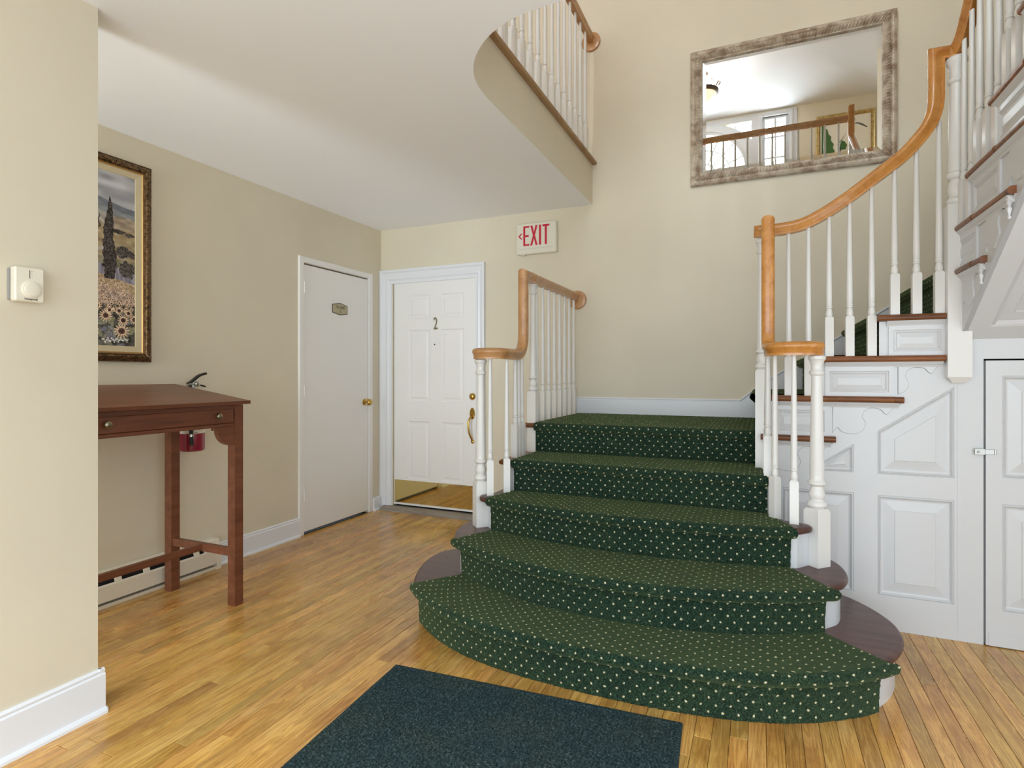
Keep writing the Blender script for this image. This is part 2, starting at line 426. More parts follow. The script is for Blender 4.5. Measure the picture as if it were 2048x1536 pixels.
# ================================================================ THE SHELL
# floor: base slab and individual boards
mb = MB(); mb.box(-3.6, RX+0.1, FY-0.1, D+0.1, -0.10, -0.012)
floor = struct('floor', mb, M['dark'], 'honey-coloured oak strip floor running away from the camera', 'floor')
PW = 0.0572; x = LX + 0.004; row = 0
extra = MB()
while x < RX - 0.01:
    x1 = min(x + PW, RX)
    xm = (x + x1)/2
    yend = D
    if xm > 0.02: yend = SW + 0.02
    elif xm > -1.36: yend = 2.62
    if -3.247 < xm < -2.15 : yend = 4.255 if xm > -3.13 else D
    y = 0.72 - 0.0; first = True
    cut = random.uniform(0.3, 1.9)
    while y < yend - 0.02:
        y1 = min(y + (cut if first else random.uniform(0.7, 2.3)), yend)
        if yend - y1 < 0.25: y1 = yend
        first = False
        g = 0.0007; c = 0.0010; dz = random.uniform(-0.0004, 0.0002)
        b = MB(); a0, a1, b0, b1 = x+g, x1-g, y+g*1.3, y1-g*1.3
        b.add([(a0,b0,-0.012),(a1,b0,-0.012),(a1,b1,-0.012),(a0,b1,-0.012),(a0,b0,dz-c),(a1,b0,dz-c),(a1,b1,dz-c),(a0,b1,dz-c),
               (a0+c,b0+c,dz),(a1-c,b0+c,dz),(a1-c,b1-c,dz),(a0+c,b1-c,dz)],
              [(0,1,5,4),(1,2,6,5),(2,3,7,6),(3,0,4,7),(4,5,9,8),(5,6,10,9),(6,7,11,10),(7,4,8,11),(8,9,10,11)])
        build('plank', b, M['oak'], floor, fixn=False)
        y = y1
    extra.box(x+0.0005, x1-0.0005, FY-0.1, 0.7195, -0.012, 0.0)
    x = x1; row += 1
e = build('board_field', extra, M['oak'], floor); e['kind'] = 'stuff'

# back wall (two storeys) with the doorway cut out
XZ = lambda Y: (lambda u, v, d: (u, Y - d, v))
YZ = lambda X: (lambda u, v, d: (X + d, u, v))
mb = MB()
o_x0, o_x1, o_z1 = -3.112, -2.247, 2.088
mb.box(-3.4, o_x0, D, D+0.12, 0, TOP); mb.box(o_x1, RX+0.12, D, D+0.12, 0, TOP); mb.box(o_x0, o_x1, D, D+0.12, o_z1, TOP)
struct('wall_back', mb, M['wall'], 'tall cream wall behind the stair landing', 'wall')
mb = MB()
l_y0, l_y1, l_z1 = 3.35, 4.145, 2.11
mb.box(LX-0.12, LX, FY, l_y0, 0, TOP); mb.box(LX-0.12, LX, l_y1, D+0.12, 0, TOP); mb.box(LX-0.12, LX, l_y0, l_y1, l_z1, TOP)
struct('wall_left', mb, M['wall'], 'tan wall with the sunflower painting and flat white door', 'wall')
mb = MB(); mb.box(-2.36, -2.225, FY, 1.2855, 0, CH)
struct('wall_partition', mb, M['wall'], 'cream partition end in the left foreground carrying the thermostat', 'wall')
mb = MB(); mb.box(RX, RX+0.12, 2.0, D+0.12, 0, TOP); mb.box(RX, RX+0.12, FY, 2.0, 2.42, TOP); mb.box(RX, RX+0.12, FY-0.12, -0.75, 0, 2.42)
struct('wall_right', mb, M['wall'], 'cream wall on the far side of the upper stairs', 'wall')

# lower ceiling slab with the rounded stairwell opening
well = [(-1.215, D), (-1.215, 2.47)] + [tuple(p)[:2] for p in spline([V(-1.215,2.47,0), V(-1.206,2.36,0), V(-1.172,2.24,0), V(-1.108,2.13,0), V(-1.01,2.032,0), V(-0.90,1.968,0), V(-0.78,1.938,0), V(-0.62,1.93,0)], 4)][1:] + [(RX, 1.93)]
mb = MB()
outer = [(-3.36, FY-0.1), (RX+0.12, FY-0.1), (RX+0.12, 1.93)] + list(reversed(well)) + [(-3.36, D)]
q = []
for p in outer:
    if not q or (abs(p[0]-q[-1][0])+abs(p[1]-q[-1][1])) > 1e-6: q.append(p)
outer = q
mb.holes(outer, [], lambda u, v, d: (u, v, CH))
mb.v = [Vector(p) for p in mb.v]
struct('ceiling', mb, M['ceil'], 'flat pale grey lower ceiling with a rounded cut-out', 'ceiling')
mb = MB(); mb.holes(outer, [], lambda u, v, d: (u, v, F2))
struct('floor_upper', mb, M['oak'], 'upstairs hall floor', 'floor')
mb = MB()
n = len(well)
mb.add([(a, b, CH) for a, b in well] + [(a, b, F2-0.02) for a, b in well], [(i, i+1, n+i+1, n+i) for i in range(n-1)], 0, True)
struct('wall_stairwell', mb, M['wall'], 'curved cream fascia around the stairwell opening', 'wall')
mb = MB(); mb.sweep([(a, b, F2-0.012) for a, b in well], [(-0.030,-0.012),(-0.036,-0.004),(-0.036,0.006),(-0.030,0.014),(0.03,0.014),(0.03,-0.012)], (0,0,1) and (-1,0,0), 0, smooth=False)
# nosing overhangs the well (towards +x / +y)
struct('trim_1', mb, M['oakedge'], 'oak nosing along the edge of the upstairs landing', 'trim')
mb = MB(); mb.box(LX-0.12, RX+0.12, FY-0.1, D+0.12, TOP, TOP+0.05)
struct('ceiling_upper', mb, paint('upper_ceiling_paint', srgb(222, 224, 226), 0.75, 0.1, 60, 0.01), 'white upstairs ceiling seen in the big mirror', 'ceiling')

# front wall behind the camera: entrance opening below, windows above (the middle ones seen in the mirror)
def ring_arc(cx, cz, r, a0, a1, n): return [(cx + r*math.cos(a0+(a1-a0)*i/n), cz + r*math.sin(a0+(a1-a0)*i/n)) for i in range(n+1)]
wA = (0.03, 0.39, 3.35, 5.26)
wBp = [(-0.50,5.24),(-0.58,5.24),(-0.50,5.215),(-0.40,5.165),(-0.28,5.085),(-0.13,4.95),(-0.13,5.24)]
fan = ring_arc(-0.86, 4.47, 0.64, 0, PI, 24)
wC = (-2.35, -1.75, 3.5, 5.05); wD = (1.62, 1.85, 3.5, 5.05)  # unseen windows added to let more light in upstairs
rect = lambda r: [(r[0], r[2]), (r[1], r[2]), (r[1], r[3]), (r[0], r[3])]
mb = MB()
for d in (0.0, -0.12):
    mb.holes([(-3.4, CH+0.02), (RX+0.1, CH+0.02), (RX+0.1, TOP), (-3.4, TOP)], [rect(wA), fan, wBp, rect(wC), rect(wD)], lambda u, v, dd, d=d: (u, FY + d, v))
for h in (rect(wA), fan, wBp, rect(wC), rect(wD)):
    k = len(h); mb.add([(u, FY, v) for u, v in h] + [(u, FY-0.12, v) for u, v in h], [(i, (i+1)%k, k+(i+1)%k, k+i) for i in range(k)])
for a in ((-3.4, -3.2), (-2.4, -2.2), (1.75, RX+0.1)): mb.box(a[0], a[1], FY-0.12, FY, 0, CH)
mb.box(-2.2, 1.75, FY-0.12, FY, 2.45, CH); mb.box(-3.2, -2.4, FY-0.12, FY, 2.4, CH); mb.box(-3.2, -2.4, FY-0.12, FY, 0, 0.35)  # left opening cut for the added nook light
struct('wall_front', mb, M['wall'], 'entrance wall reflected in the mirror', 'wall')

def window(name, r, cols, rows, casing=0.09, label=''):
    x0, x1, z0, z1 = r
    e = sempty(name, ((x0+x1)/2, FY, z0), label, 'window')
    m = MB()
    m.rings([(x0-casing, z0-casing), (x1+casing, z0-casing), (x1+casing, z1+casing), (x0-casing, z1+casing)], lambda u, v, d: (u, FY+d, v), [(0,0),(0,0.02),(casing*0.3,0.026),(casing*0.75,0.018),(casing,0.018),(casing,-0.06)], cap=False)
    build('window_casing', m, M['white'], e)
    m = MB(); f = 0.035
    m.rings(rect(r), lambda u, v, d: (u, FY+d, v), [(0,-0.03),(f,-0.03),(f,-0.065)], cap=False)
    zm = (z0+z1)/2
    m.box(x0, x1, FY-0.065, FY-0.03, zm-0.02, zm+0.02)
    build('sash', m, M['white'], e)
    for i in range(1, cols):
        m = MB(); xx = x0 + (x1-x0)*i/cols; m.box(xx-0.013, xx+0.013, FY-0.055, FY-0.035, z0+f, z1-f); build('muntin', m, M['white'], e)
    for j in range(1, rows):
        m = MB(); zz = z0 + (z1-z0)*j/rows
        if abs(zz-zm) < 0.05: continue
        m.box(x0+f, x1-f, FY-0.0535, FY-0.0365, zz-0.013, zz+0.013); build('muntin', m, M['white'], e)
    m = MB(); m.box(x0+0.001, x1-0.001, FY-0.064, FY-0.061, z0+0.001, z1-0.001); build('pane', m, M['glass'], e)
window('window_1', wA, 2, 6, 0.065, 'tall white sash window right of the fanlight in the mirror')
window('added_window_3', wC, 2, 6, 0.09, 'added unseen sash window giving the upstairs hall more light')
window('added_window_4', wD, 2, 6, 0.06, 'added unseen narrow sash window letting in light near the right wall')
e = sempty('window_2', (-0.86, FY, 4.0), 'arched fanlight window with radiating bars in the mirror', 'window')
m = MB()
m.holes([(-1.72,3.3),(0.51,3.3),(0.51,TOP-0.02),(-1.72,TOP-0.02)], [rect(wA), fan, wBp], lambda u, v, dd: (u, FY+0.012, v))
for ro, ri, d in ((0.79, 0.64, 0.04), (0.745, 0.69, 0.055)):
    po = ring_arc(-0.86, 4.47, ro, 0, PI, 24); pi_ = ring_arc(-0.86, 4.47, ri, 0, PI, 24); k = len(po)
    m.add([(u, FY+d, v) for u, v in po] + [(u, FY+d, v) for u, v in pi_] + [(u, FY, v) for u, v in po] + [(u, FY-0.06, v) for u, v in pi_],
          [(i, i+1, k+i+1, k+i) for i in range(k-1)] + [(i, i+1, 2*k+i+1, 2*k+i) for i in range(k-1)] + [(k+i, k+i+1, 3*k+i+1, 3*k+i) for i in range(k-1)])
build('window_casing', m, M['white'], e)
for a in [PI*i/8 for i in range(1, 8)]:
    m = MB(); dx, dz = math.cos(a), math.sin(a)
    p0 = (-0.86+dx*0.2, 4.47+dz*0.2); p1 = (-0.86+dx*0.64, 4.47+dz*0.64); w_ = 0.014
    m.prism([(p0[0]-dz*w_, p0[1]+dx*w_), (p0[0]+dz*w_, p0[1]-dx*w_), (p1[0]+dz*w_, p1[1]-dx*w_), (p1[0]-dz*w_, p1[1]+dx*w_)], lambda u, v, d: (u, FY+d, v), -0.055, -0.035)
    build('muntin', m, M['white'], e)
for r_ in (0.2, 0.42):
    m = MB(); po = ring_arc(-0.86, 4.47, r_+0.012, 0, PI, 20); pi_ = ring_arc(-0.86, 4.47, r_-0.012, 0, PI, 20)
    m.prism(po + list(reversed(pi_)), lambda u, v, d: (u, FY+d, v), -0.0535, -0.0365); build('muntin', m, M['white'], e)
m = MB(); m.box(-0.505, -0.49, FY-0.055, FY-0.035, 5.0, 5.24); m.box(-0.37, -0.355, FY-0.055, FY-0.035, 5.0, 5.24); build('muntin', m, M['white'], e)
m = MB(); m.box(-1.55, -0.17, FY-0.06, FY+0.03, 4.42, 4.485); build('window_sill', m, M['white'], e)
m = MB(); m.prism(fan, lambda u, v, d: (u, FY+d, v), -0.064, -0.061); build('pane', m, M['glass'], e)

# ---------------------------------------------------------------- baseboards
def baseboard(name, path, h, side, label, t=0.016, mat_=None, shoe=True, ends=True):
    """path on the wall line at floor level z0; side = +1/-1 which side sticks out"""
    mb = MB()
    s = side
    prof = [(0,0),(s*t,0),(s*t,h-0.02),(s*(t-0.004),h-0.014),(s*(t-0.002),h-0.006),(s*(t-0.008),h),(0,h)]
    mb.sweep(path, prof, (1,0,0), smooth=False)
    if shoe:
        mb.sweep(path, [(s*t,0.0),(s*(t+0.013),0.0),(s*(t+0.012),0.010),(s*(t+0.006),0.017),(s*t,0.019)], (1,0,0), smooth=False)
    return struct(name, mb, mat_ or M['white'], label, 'baseboard')
# sweep frames: side0 perpendicular to the path; up = side x tangent must be +z
def bb(name, p0, p1, out, h, label, z0=0.0, t=0.016, shoe=True):
    p0 = Vector((p0[0], p0[1], z0)); p1 = Vector((p1[0], p1[1], z0)); T = (p1-p0).normalized(); o = Vector((out[0], out[1], 0))
    mb = MB()
    def ext(pr):
        n = len(pr); vs = [p0 + o*a + Vector((0,0,b)) for a, b in pr] + [p1 + o*a + Vector((0,0,b)) for a, b in pr]
        mb.add(vs, [(i, (i+1)%n, n+(i+1)%n, n+i) for i in range(n)] + [tuple(range(n)), tuple(range(2*n-1, n-1, -1))])
    ext([(0,0),(t,0),(t,h-0.022),(t-0.005,h-0.016),(t-0.003,h-0.007),(t-0.009,h),(0,h)])
    if shoe: ext([(t,0),(t+0.014,0),(t+0.013,0.010),(t+0.007,0.018),(t,0.020)])
    return struct(name, mb, M['trimwhite'], label, 'baseboard')
bb('baseboard_partition', (-2.225, FY), (-2.225, 1.303), (1,0), 0.162, 'white baseboard with shoe moulding under the thermostat wall')
bb('baseboard_partition_end', (-2.36, 1.2855), (-2.212, 1.2855), (0,1), 0.162, 'white baseboard wrapping the partition end')
bb('baseboard_left', (LX, 2.60), (LX, 3.305), (1,0), 0.145, 'white baseboard between the heater and the flat door')
bb('baseboard_corner', (LX, 4.2), (LX, D), (1,0), 0.12, 'short white baseboard piece in the far corner', t=0.03)
bb('baseboard_landing', (-1.342, D), (-0.134, D), (0,-1), 0.14, 'white baseboard behind the carpeted landing', z0=LAND-0.005, shoe=False)

# ================================================================ DOORS
# door 1: flat white door on the left wall
d1 = sempty('door_1', (LX, 3.75, 0), 'flat white door with brass knob and small unit plaque', 'door')
def bxo(name, parent, mat_, *a, ch=0.0, label=None):
    m = MB(); m.box(*a, ch=ch); return build(name, m, mat_, parent, label)
m = MB()
m.box(LX-0.02, LX+0.016, 3.305, 3.352, 0, 2.158, ch=0.003); m.box(LX-0.02, LX+0.016, 4.144, 4.199, 0, 2.158, ch=0.003); m.box(LX-0.02, LX+0.0155, 3.352, 4.144, 2.112, 2.158, ch=0.003)
build('door_casing', m, M['whitedoor'], d1)
bxo('door_slab', d1, M['whitedoor'], LX-0.035, LX+0.008, 3.356, 4.138, 0.022, 2.098, ch=0.002)
bxo('door_gap', d1, M['dark'], LX-0.06, LX-0.04, 3.352, 4.144, 0.0, 2.112)
for z in (1.92, 1.115, 0.307):
    h = build('hinge', (lambda m: (m.lathe([(0.006,-0.045),(0.006,0.045)], (LX+0.014, 3.358, z), 8), m.box(LX+0.006, LX+0.0105, 3.36, 3.385, z-0.045, z+0.045), m)[-1])(MB()), M['whitedoor'], d1)
m = MB(); m.lathe([(0.030,0.0),(0.030,0.004),(0.022,0.010),(0.011,0.014),(0.010,0.030),(0.018,0.038),(0.027,0.048),(0.029,0.058),(0.024,0.067),(0.012,0.071)], (LX+0.008, 4.092, 0.998), 20, axis='X')
build('door_knob', m, M['brass'], d1)
m = MB(); m.box(LX+0.006, LX+0.0095, 4.128, 4.139, 0.96, 1.035); build('latch_plate', m, M['brass'], d1)
# unit plaque
pl = [(3.674,1.748),(3.766,1.740),(3.858,1.748),(3.862,1.84),(3.766,1.850),(3.670,1.84)]
pl = [(3.672,1.758),(3.766,1.742),(3.860,1.758),(3.860,1.828),(3.766,1.845),(3.672,1.828)]
m = MB(); m.prism(pl, YZ(LX+0.008), 0, 0.003); p_ = build('plaque', m, M['ink'], d1)
m = MB(); m.prism(inset(pl, 0.006), YZ(LX+0.008), 0.003, 0.0042); build('plaque_face', m, M['plaque'], p_)
def text(name, s, size, loc, rot, mat_, parent, xs=1.0, ext=0.0005, label=None, bold=0.0):
    c = bpy.data.curves.new(name, 'FONT'); c.body = s; c.size = size; c.align_x = 'CENTER'; c.align_y = 'CENTER'; c.extrude = ext; c.offset = bold; c.resolution_u = 3
    c.materials.append(mat_); o = bpy.data.objects.new(name, c); COL.objects.link(o)
    dg = bpy.context.evaluated_depsgraph_get(); me = bpy.data.meshes.new_from_object(o.evaluated_get(dg)); bpy.data.objects.remove(o)
    o = bpy.data.objects.new(name, me); COL.objects.link(o)
    o.parent = parent; o.location = Vector(loc) - rootloc(parent); o.rotation_euler = rot; o.scale = (xs, 1, 1)
    if label: o['label'] = label
    return o
RL = (PI/2, 0, PI/2)      # faces +x
RB = (PI/2, 0, 0)         # faces -y
text('lettering', 'TO UNIT', 0.034, (LX+0.0125, 3.768, 1.806), RL, M['ink'], p_, 0.85)
text('lettering', '3', 0.034, (LX+0.0125, 3.768, 1.774), RL, M['ink'], p_, 0.85)

# door 2: six-panel door on the back wall
d2 = sempty('door_2', (-2.68, D, 0), 'white six-panel door numbered 2 with brass kick plate', 'door')
m = MB()
# casing with moulded profile (open at the floor)
cx0, cx1, cz = -3.245, -2.158, 2.206; cw = 0.125
prof = [(0,0),(0,0.030),(0.02,0.034),(0.032,0.024),(0.06,0.018),(0.085,0.022),(0.10,0.012),(cw,0.010),(cw,-0.05)]
def casing(m, x0, x1, z1, prof, Y):
    segs = []
    for a, d in prof:
        segs.append([(x0+a, Y-d, 0.0), (x0+a, Y-d, z1-a), (x1-a*(0.72), Y-d, z1-a), (x1-a*0.72, Y-d, 0.0)])
    vs = [p for s_ in segs for p in s_]; fs = []
    for r in range(len(segs)-1):
        for i in range(3): fs.append((r*4+i, r*4+i+1, (r+1)*4+i+1, (r+1)*4+i))
    m.add(vs, fs)
casing(m, cx0, cx1, cz, prof, D)
build('door_casing', m, M['trimwhite'], d2)
Ys = D + 0.012
panels = [(-2.953,-2.720,1.752,1.962), (-2.606,-2.373,1.752,1.962), (-2.953,-2.720,1.0,1.648), (-2.606,-2.373,1.0,1.648), (-2.953,-2.725,0.29,0.82), (-2.606,-2.376,0.29,0.82)]
m = MB()
m.holes([(-3.108,0.062),(-2.249,0.062),(-2.249,2.083),(-3.108,2.083)], [rect(p) for p in panels], XZ(Ys))
sl = build('door_slab', m, M['whitedoor'], d2)
for p in panels:
    m = MB(); m.rings(rect(p), XZ(Ys), [(0,0),(0.008,-0.006),(0.018,-0.007),(0.024,-0.007),(0.040,-0.001),(0.046,-0.001)]); build('door_panel', m, M['whitedoor'], d2)
bxo('door_gap', d2, M['dark'], -3.12, -2.24, D+0.06, D+0.08, 0.0, 2.1)
bxo('kick_plate', d2, M['brassplate'], -3.100, -2.256, Ys-0.0025, Ys+0.001, 0.068, 0.276)
for xx in (-3.09, -2.88, -2.68, -2.47, -2.27):
    for zz in (0.078, 0.266):
        m = MB(); m.lathe([(0.004,0),(0.004,0.0012),(0.002,0.002)], (xx, Ys-0.0025, zz), 8, axis='Y'); m.v = [Vector((p.x, 2*(Ys-0.0025)-p.y, p.z)) for p in m.v]; build('screw', m, M['pewter'], d2)
bxo('weather_strip', d2, M['whitedoor'], -3.105, -2.25, Ys-0.012, Ys+0.002, 0.052, 0.066)
m = MB(); m.prism([(4.25,0.0),(4.25,0.006),(4.29,0.032),(4.315,0.036),(4.36,0.036),(4.36,0.0)], lambda u, v, d: (d, u, v), -3.20, -2.165); build('threshold', m, M['stone'], d2, 'worn grey wooden threshold')
text('numeral', '2', 0.155, (-2.661, Ys-0.003, 1.695), RB, M['pewter'], d2, 0.62, 0.002, 'brass house number 2', 0.001)
m = MB(); m.lathe([(0.006,0),(0.006,-0.003)], (-2.671, Ys, 1.513), 12, axis='Y'); build('peephole', m, M['black'], d2)
def yl(prof, c, seg=16):
    m = MB(); m.lathe([(r, -z) for r, z in prof], c, seg, axis='Y'); return m
build('deadbolt', yl([(0.030,0),(0.030,0.006),(0.026,0.012),(0.018,0.020),(0.010,0.022)], (-2.290, Ys, 1.053), 20), M['brass'], d2)
m = MB()
m.prism([(-2.29+0.024*math.cos(a), 0.905+0.05*math.sin(a)) for a in [2*PI*i/20 for i in range(20)]], XZ(Ys), 0, 0.006)
hp = build('handle_set', m, M['brass'], d2, 'brass entry handle')
m = MB(); m.sweep(spline([(-2.29,Ys-0.004,0.885),(-2.295,Ys-0.035,0.870),(-2.305,Ys-0.052,0.82),(-2.298,Ys-0.045,0.74),(-2.289,Ys-0.020,0.69),(-2.287,Ys-0.006,0.668)], 6), [(0.0085*math.cos(a), 0.0085*math.sin(a)) for a in [2*PI*i/10 for i in range(10)]], (1,0,0)); build('grip', m, M['brass'], hp)
m = MB(); m.lathe([(0.017,0),(0.016,-0.008),(0.010,-0.012)], (-2.287, Ys, 0.662), 16, axis='Y'); build('grip_foot', m, M['brass'], hp)

# ================================================================ UNDER-STAIR PANELLED WALL (plane y = SW)
PANEL = [(0,0),(0.003,-0.004),(0.009,0.002),(0.016,-0.010),(0.022,-0.012),(0.026,-0.012),(0.070,-0.002),(0.072,0.0005)]
pa = [(0.105,0.163),(0.424,0.163),(0.424,0.657),(0.105,0.657)]
pb = [(0.523,0.163),(0.829,0.163),(0.829,0.654),(0.523,0.654)]
pc = [(0.523,0.755),(0.829,0.755),(0.829,1.186),(0.523,0.966)]
pd = [(0.222,0.755),(0.424,0.755),(0.424,0.900)]
# outline: left edge, stepped top below the treads
T2 = [(-0.02,1.135),(0.25,1.334),(0.525,1.531),(0.80,1.73)]
outl = [(0.0,0.0),(0.938,0.0),(0.938,1.425),(0.86,1.425),(0.86,1.50),(0.53,1.50),(0.53,1.303),(0.255,1.303),(0.255,1.104),(-0.0,1.104)]
mb = MB(); mb.holes(outl, [pa, pb, pc, pd], XZ(SW)); mb.box(0.935, 0.938, SW+0.0005, SW+0.06, 0, 1.38)
us = struct('wall_understair', mb, M['white'], 'white raised-panel wall under the second stair flight', 'wall')
for p in (pa, pb, pc):
    m = MB(); m.rings(p, XZ(SW), PANEL); build('panel', m, M['white'], us)
m = MB(); m.rings(pd, XZ(SW), [(0,0),(0.003,-0.004),(0.009,0.002),(0.014,-0.010),(0.018,-0.012),(0.042,-0.001)]); build('panel', m, M['white'], us)
# diagonal moulding above the panels, floor strip and header over the cupboard door
bxo('stile_line', us, M['white'], 0.8405, 0.8420, SW-0.0015, SW+0.002, 0.0, 1.20)
m = MB(); m.box(0.930, RX, SW+0.0006, SW+0.05, 1.314, 1.425); m.box(0.934, 0.944, SW+0.03, SW+0.06, 0, 1.32); build('door_header', m, M['white'], us)
# door 3: the cupboard door
d3 = sempty('door_3', (1.3, SW, 0), 'white panelled cupboard door under the stairs with chrome hasp', 'door')
dp = [[(1.003,0.164),(1.30,0.164),(1.30,0.653),(1.003,0.653)], [(1.003,0.772),(1.30,0.772),(1.30,1.237),(1.003,1.237)],
      [(1.39,0.164),(1.66,0.164),(1.66,0.653),(1.39,0.653)], [(1.39,0.772),(1.66,0.772),(1.66,1.237),(1.39,1.237)]]
m = MB(); DY = SW - 0.006
o3 = [(0.945,0.004),(1.75,0.004),(1.75,1.306),(0.945,1.306)]
m.holes(o3, dp, XZ(DY)); m.add([(u, DY, v) for u, v in o3] + [(u, DY+0.03, v) for u, v in o3], [(i, (i+1)%4, 4+(i+1)%4, 4+i) for i in range(4)])
build('door_slab', m, M['white'], d3)
for p in dp:
    m = MB(); m.rings(p, XZ(DY), PANEL); build('panel', m, M['white'], d3)
bxo('bottom_rail_strip', d3, M['white'], 0.955, 1.75, DY-0.003, DY, 0.004, 0.062)
bxo('door_gap', d3, M['dark'], 0.93, 1.76, SW+0.05, SW+0.06, 0, 1.32)
bxo('door_jamb', d3, M['white'], 1.753, RX, SW-0.002, SW+0.02, 0, 1.32)
hs = bxo('hasp', d3, M['chrome'], 0.901, 0.940, DY-0.008, DY-0.004, 0.874, 0.902, ch=0.001, label='small chrome hasp latch')
bxo('hasp_plate', hs, M['chrome'], 0.940, 0.985, DY-0.005, DY-0.0005, 0.877, 0.899, ch=0.001)
m = MB(); m.lathe([(0.005,0),(0.005,-0.008),(0.003,-0.011)], (0.915, DY-0.006, 0.888), 10, axis='Y'); build('staple', m, M['chrome'], hs)
m = MB(); m.lathe([(0.003,-0.012),(0.003,0.012)], (0.978, DY-0.008, 0.888), 8); build('hinge_pin', m, M['chrome'], hs)

# ================================================================ STAIRCASE
st = thing('staircase', 'white painted three-flight staircase with dark mahogany bullnose bottom steps', 'staircase', (-0.6, 3.2, 0))
CX = -0.6
def rc(k, x):
    dx = x - CX
    if k == 1: return 2.135 + 0.14*dx*dx + 0.18*dx**4
    if k == 2: return 2.385 + 0.286*dx*dx + 0.086*dx**4
    if k == 3: return 2.722 + 0.20*dx*dx
    if k == 4: return 3.035
    return 3.385
def drc(k, x): return (rc(k, x+1e-4)-rc(k, x-1e-4))/2e-4
def off(k, x, d):
    s = drc(k, x); l = math.hypot(s, 1); return (x + s/l*d, rc(k, x) - d/l)
def slab(name, outline, ztop, th, mat_, parent, seg=4):
    m = MB(); rs = []
    for i in range(seg*2+1):
        a = -PI/2 + PI*i/(seg*2); rs.append((th/2*(1-math.cos(a)), ztop - th/2 + th/2*math.sin(a)))
    n_ = len(outline); vs = []
    for ins, z in rs:
        vs += [(u, v, z) for u, v in (inset(outline, ins) if ins > 1e-6 else outline)]
    m.add(vs, [(r*n_+i, r*n_+(i+1)%n_, (r+1)*n_+(i+1)%n_, (r+1)*n_+i) for r in range(len(rs)-1) for i in range(n_)], 0, True)
    tl = [tuple(t) for t in tessellate_polygon([[Vector((p[0], p[1], 0)) for p in vs[:n_]]])]
    m.add(vs[:n_], tl); m.add(vs[-n_:], tl)
    return build(name, m, mat_, parent)
def drum(name, outline, z0, z1, mat_, parent):
    m = MB(); n_ = len(outline)
    m.add([(u, v, z0) for u, v in outline] + [(u, v, z1) for u, v in outline], [(i, (i+1)%n_, n_+(i+1)%n_, n_+i) for i in range(n_)], 0, True)
    return build(name, m, mat_, parent)
def sp2(pts, n=4): return [(p.x, p.y) for p in spline([V(a, b, 0) for a, b in pts], n)]
f1 = [off(1, CX - 0.93 + 1.86*i/24, 0.032) for i in range(25)]
s1r = sp2([f1[-1], (0.432,2.467), (0.487,2.569), (0.520,2.674), (0.529,2.757), (0.519,2.86), (0.482,2.961), (0.424,3.06), (0.352,3.135), (0.25,3.20), (0.12,3.24)], 4)[1:]
s1l = sp2([(-1.38,3.22), (-1.50,3.17), (-1.60,3.10), (-1.69,3.02), (-1.745,2.937), (-1.757,2.85), (-1.749,2.752), (-1.700,2.591), (-1.632,2.457), f1[0]], 4)[:-1]
o1 = f1 + s1r + s1l
f2 = [off(2, CX - 0.83 + 1.66*i/22, 0.032) for i in range(23)]
s2r = sp2([f2[-1], (0.268,2.648), (0.322,2.721), (0.346,2.812), (0.347,2.909), (0.327,3.003), (0.285,3.07), (0.20,3.14), (0.06,3.19)], 4)[1:]
s2l = sp2([(-1.36,3.17), (-1.45,3.14), (-1.53,3.09), (-1.574,3.02), (-1.588,2.919), (-1.571,2.797), (-1.525,2.690), (-1.472,2.612), f2[0]], 4)[:-1]
o2 = f2 + s2r + s2l
slab('tread', o1, R1, 0.032, M['mahog'], st); drum('riser', inset(o1, 0.03), 0, R1-0.02, M['white'], st)
slab('tread', o2, 2*R1, 0.032, M['mahog'], st); drum('riser', inset(o2, 0.03), R1, 2*R1-0.02, M['white'], st)
f3 = [off(3, CX - 0.74 + 1.48*i/16, 0.032) for i in range(17)]
o3_ = f3 + sp2([f3[-1], (0.175,2.82), (0.212,2.868), (0.205,2.905), (0.175,2.925), (0.11,2.945)], 3)[1:] + [(0.085,2.98), (0.085,3.25), (-1.42,3.25), (-1.42,2.96)] + sp2([(-1.435,2.935), (-1.455,2.90), (-1.462,2.868), (-1.43,2.82), f3[0]], 3)[:-1]
slab('tread', o3_, 3*R1, 0.032, M['mahog'], st)
i3 = [off(3, CX - 0.75 + 1.50*i/16, 0.0) for i in range(17)]
drum('riser', i3 + [(0.20,2.90), (0.06,2.96), (0.055,3.24), (-1.39,3.24), (-1.395,2.97), (-1.45,2.92)], 2*R1, 3*R1-0.02, M['white'], st)
o4 = [(-1.405,3.0),(0.075,3.0),(0.075,3.50),(-1.405,3.50)]
slab('tread', o4, 4*R1, 0.032, M['nose'], st); bxo('riser', st, M['white'], -1.385, 0.05, 3.04, 3.06, 3*R1, 4*R1-0.02)
o5 = [(-1.405,3.368),(0.02,3.368),(0.02,D),(-1.405,D)]
slab('landing_tread', o5, LAND, 0.032, M['nose'], st); bxo('riser', st, M['white'], -1.385, 0.02, 3.39, 3.41, 4*R1, LAND-0.02)
# closed side of the first flight and landing
m = MB(); m.prism([(2.98,0),(2.98,3*R1-0.02),(3.06,3*R1-0.02),(3.06,4*R1-0.02),(3.41,4*R1-0.02),(3.41,LAND-0.03),(D,LAND-0.03),(D,0)], lambda u, v, d: (d, u, v), -1.40, -1.385); build('side_panel', m, M['white'], st)
m = MB(); m.prism([(2.96,R1),(2.96,3*R1-0.02),(3.06,3*R1-0.02),(3.06,4*R1-0.02),(3.25,4*R1-0.02),(3.25,R1)], lambda u, v, d: (d, u, v), 0.035, 0.05); build('side_panel', m, M['white'], st)

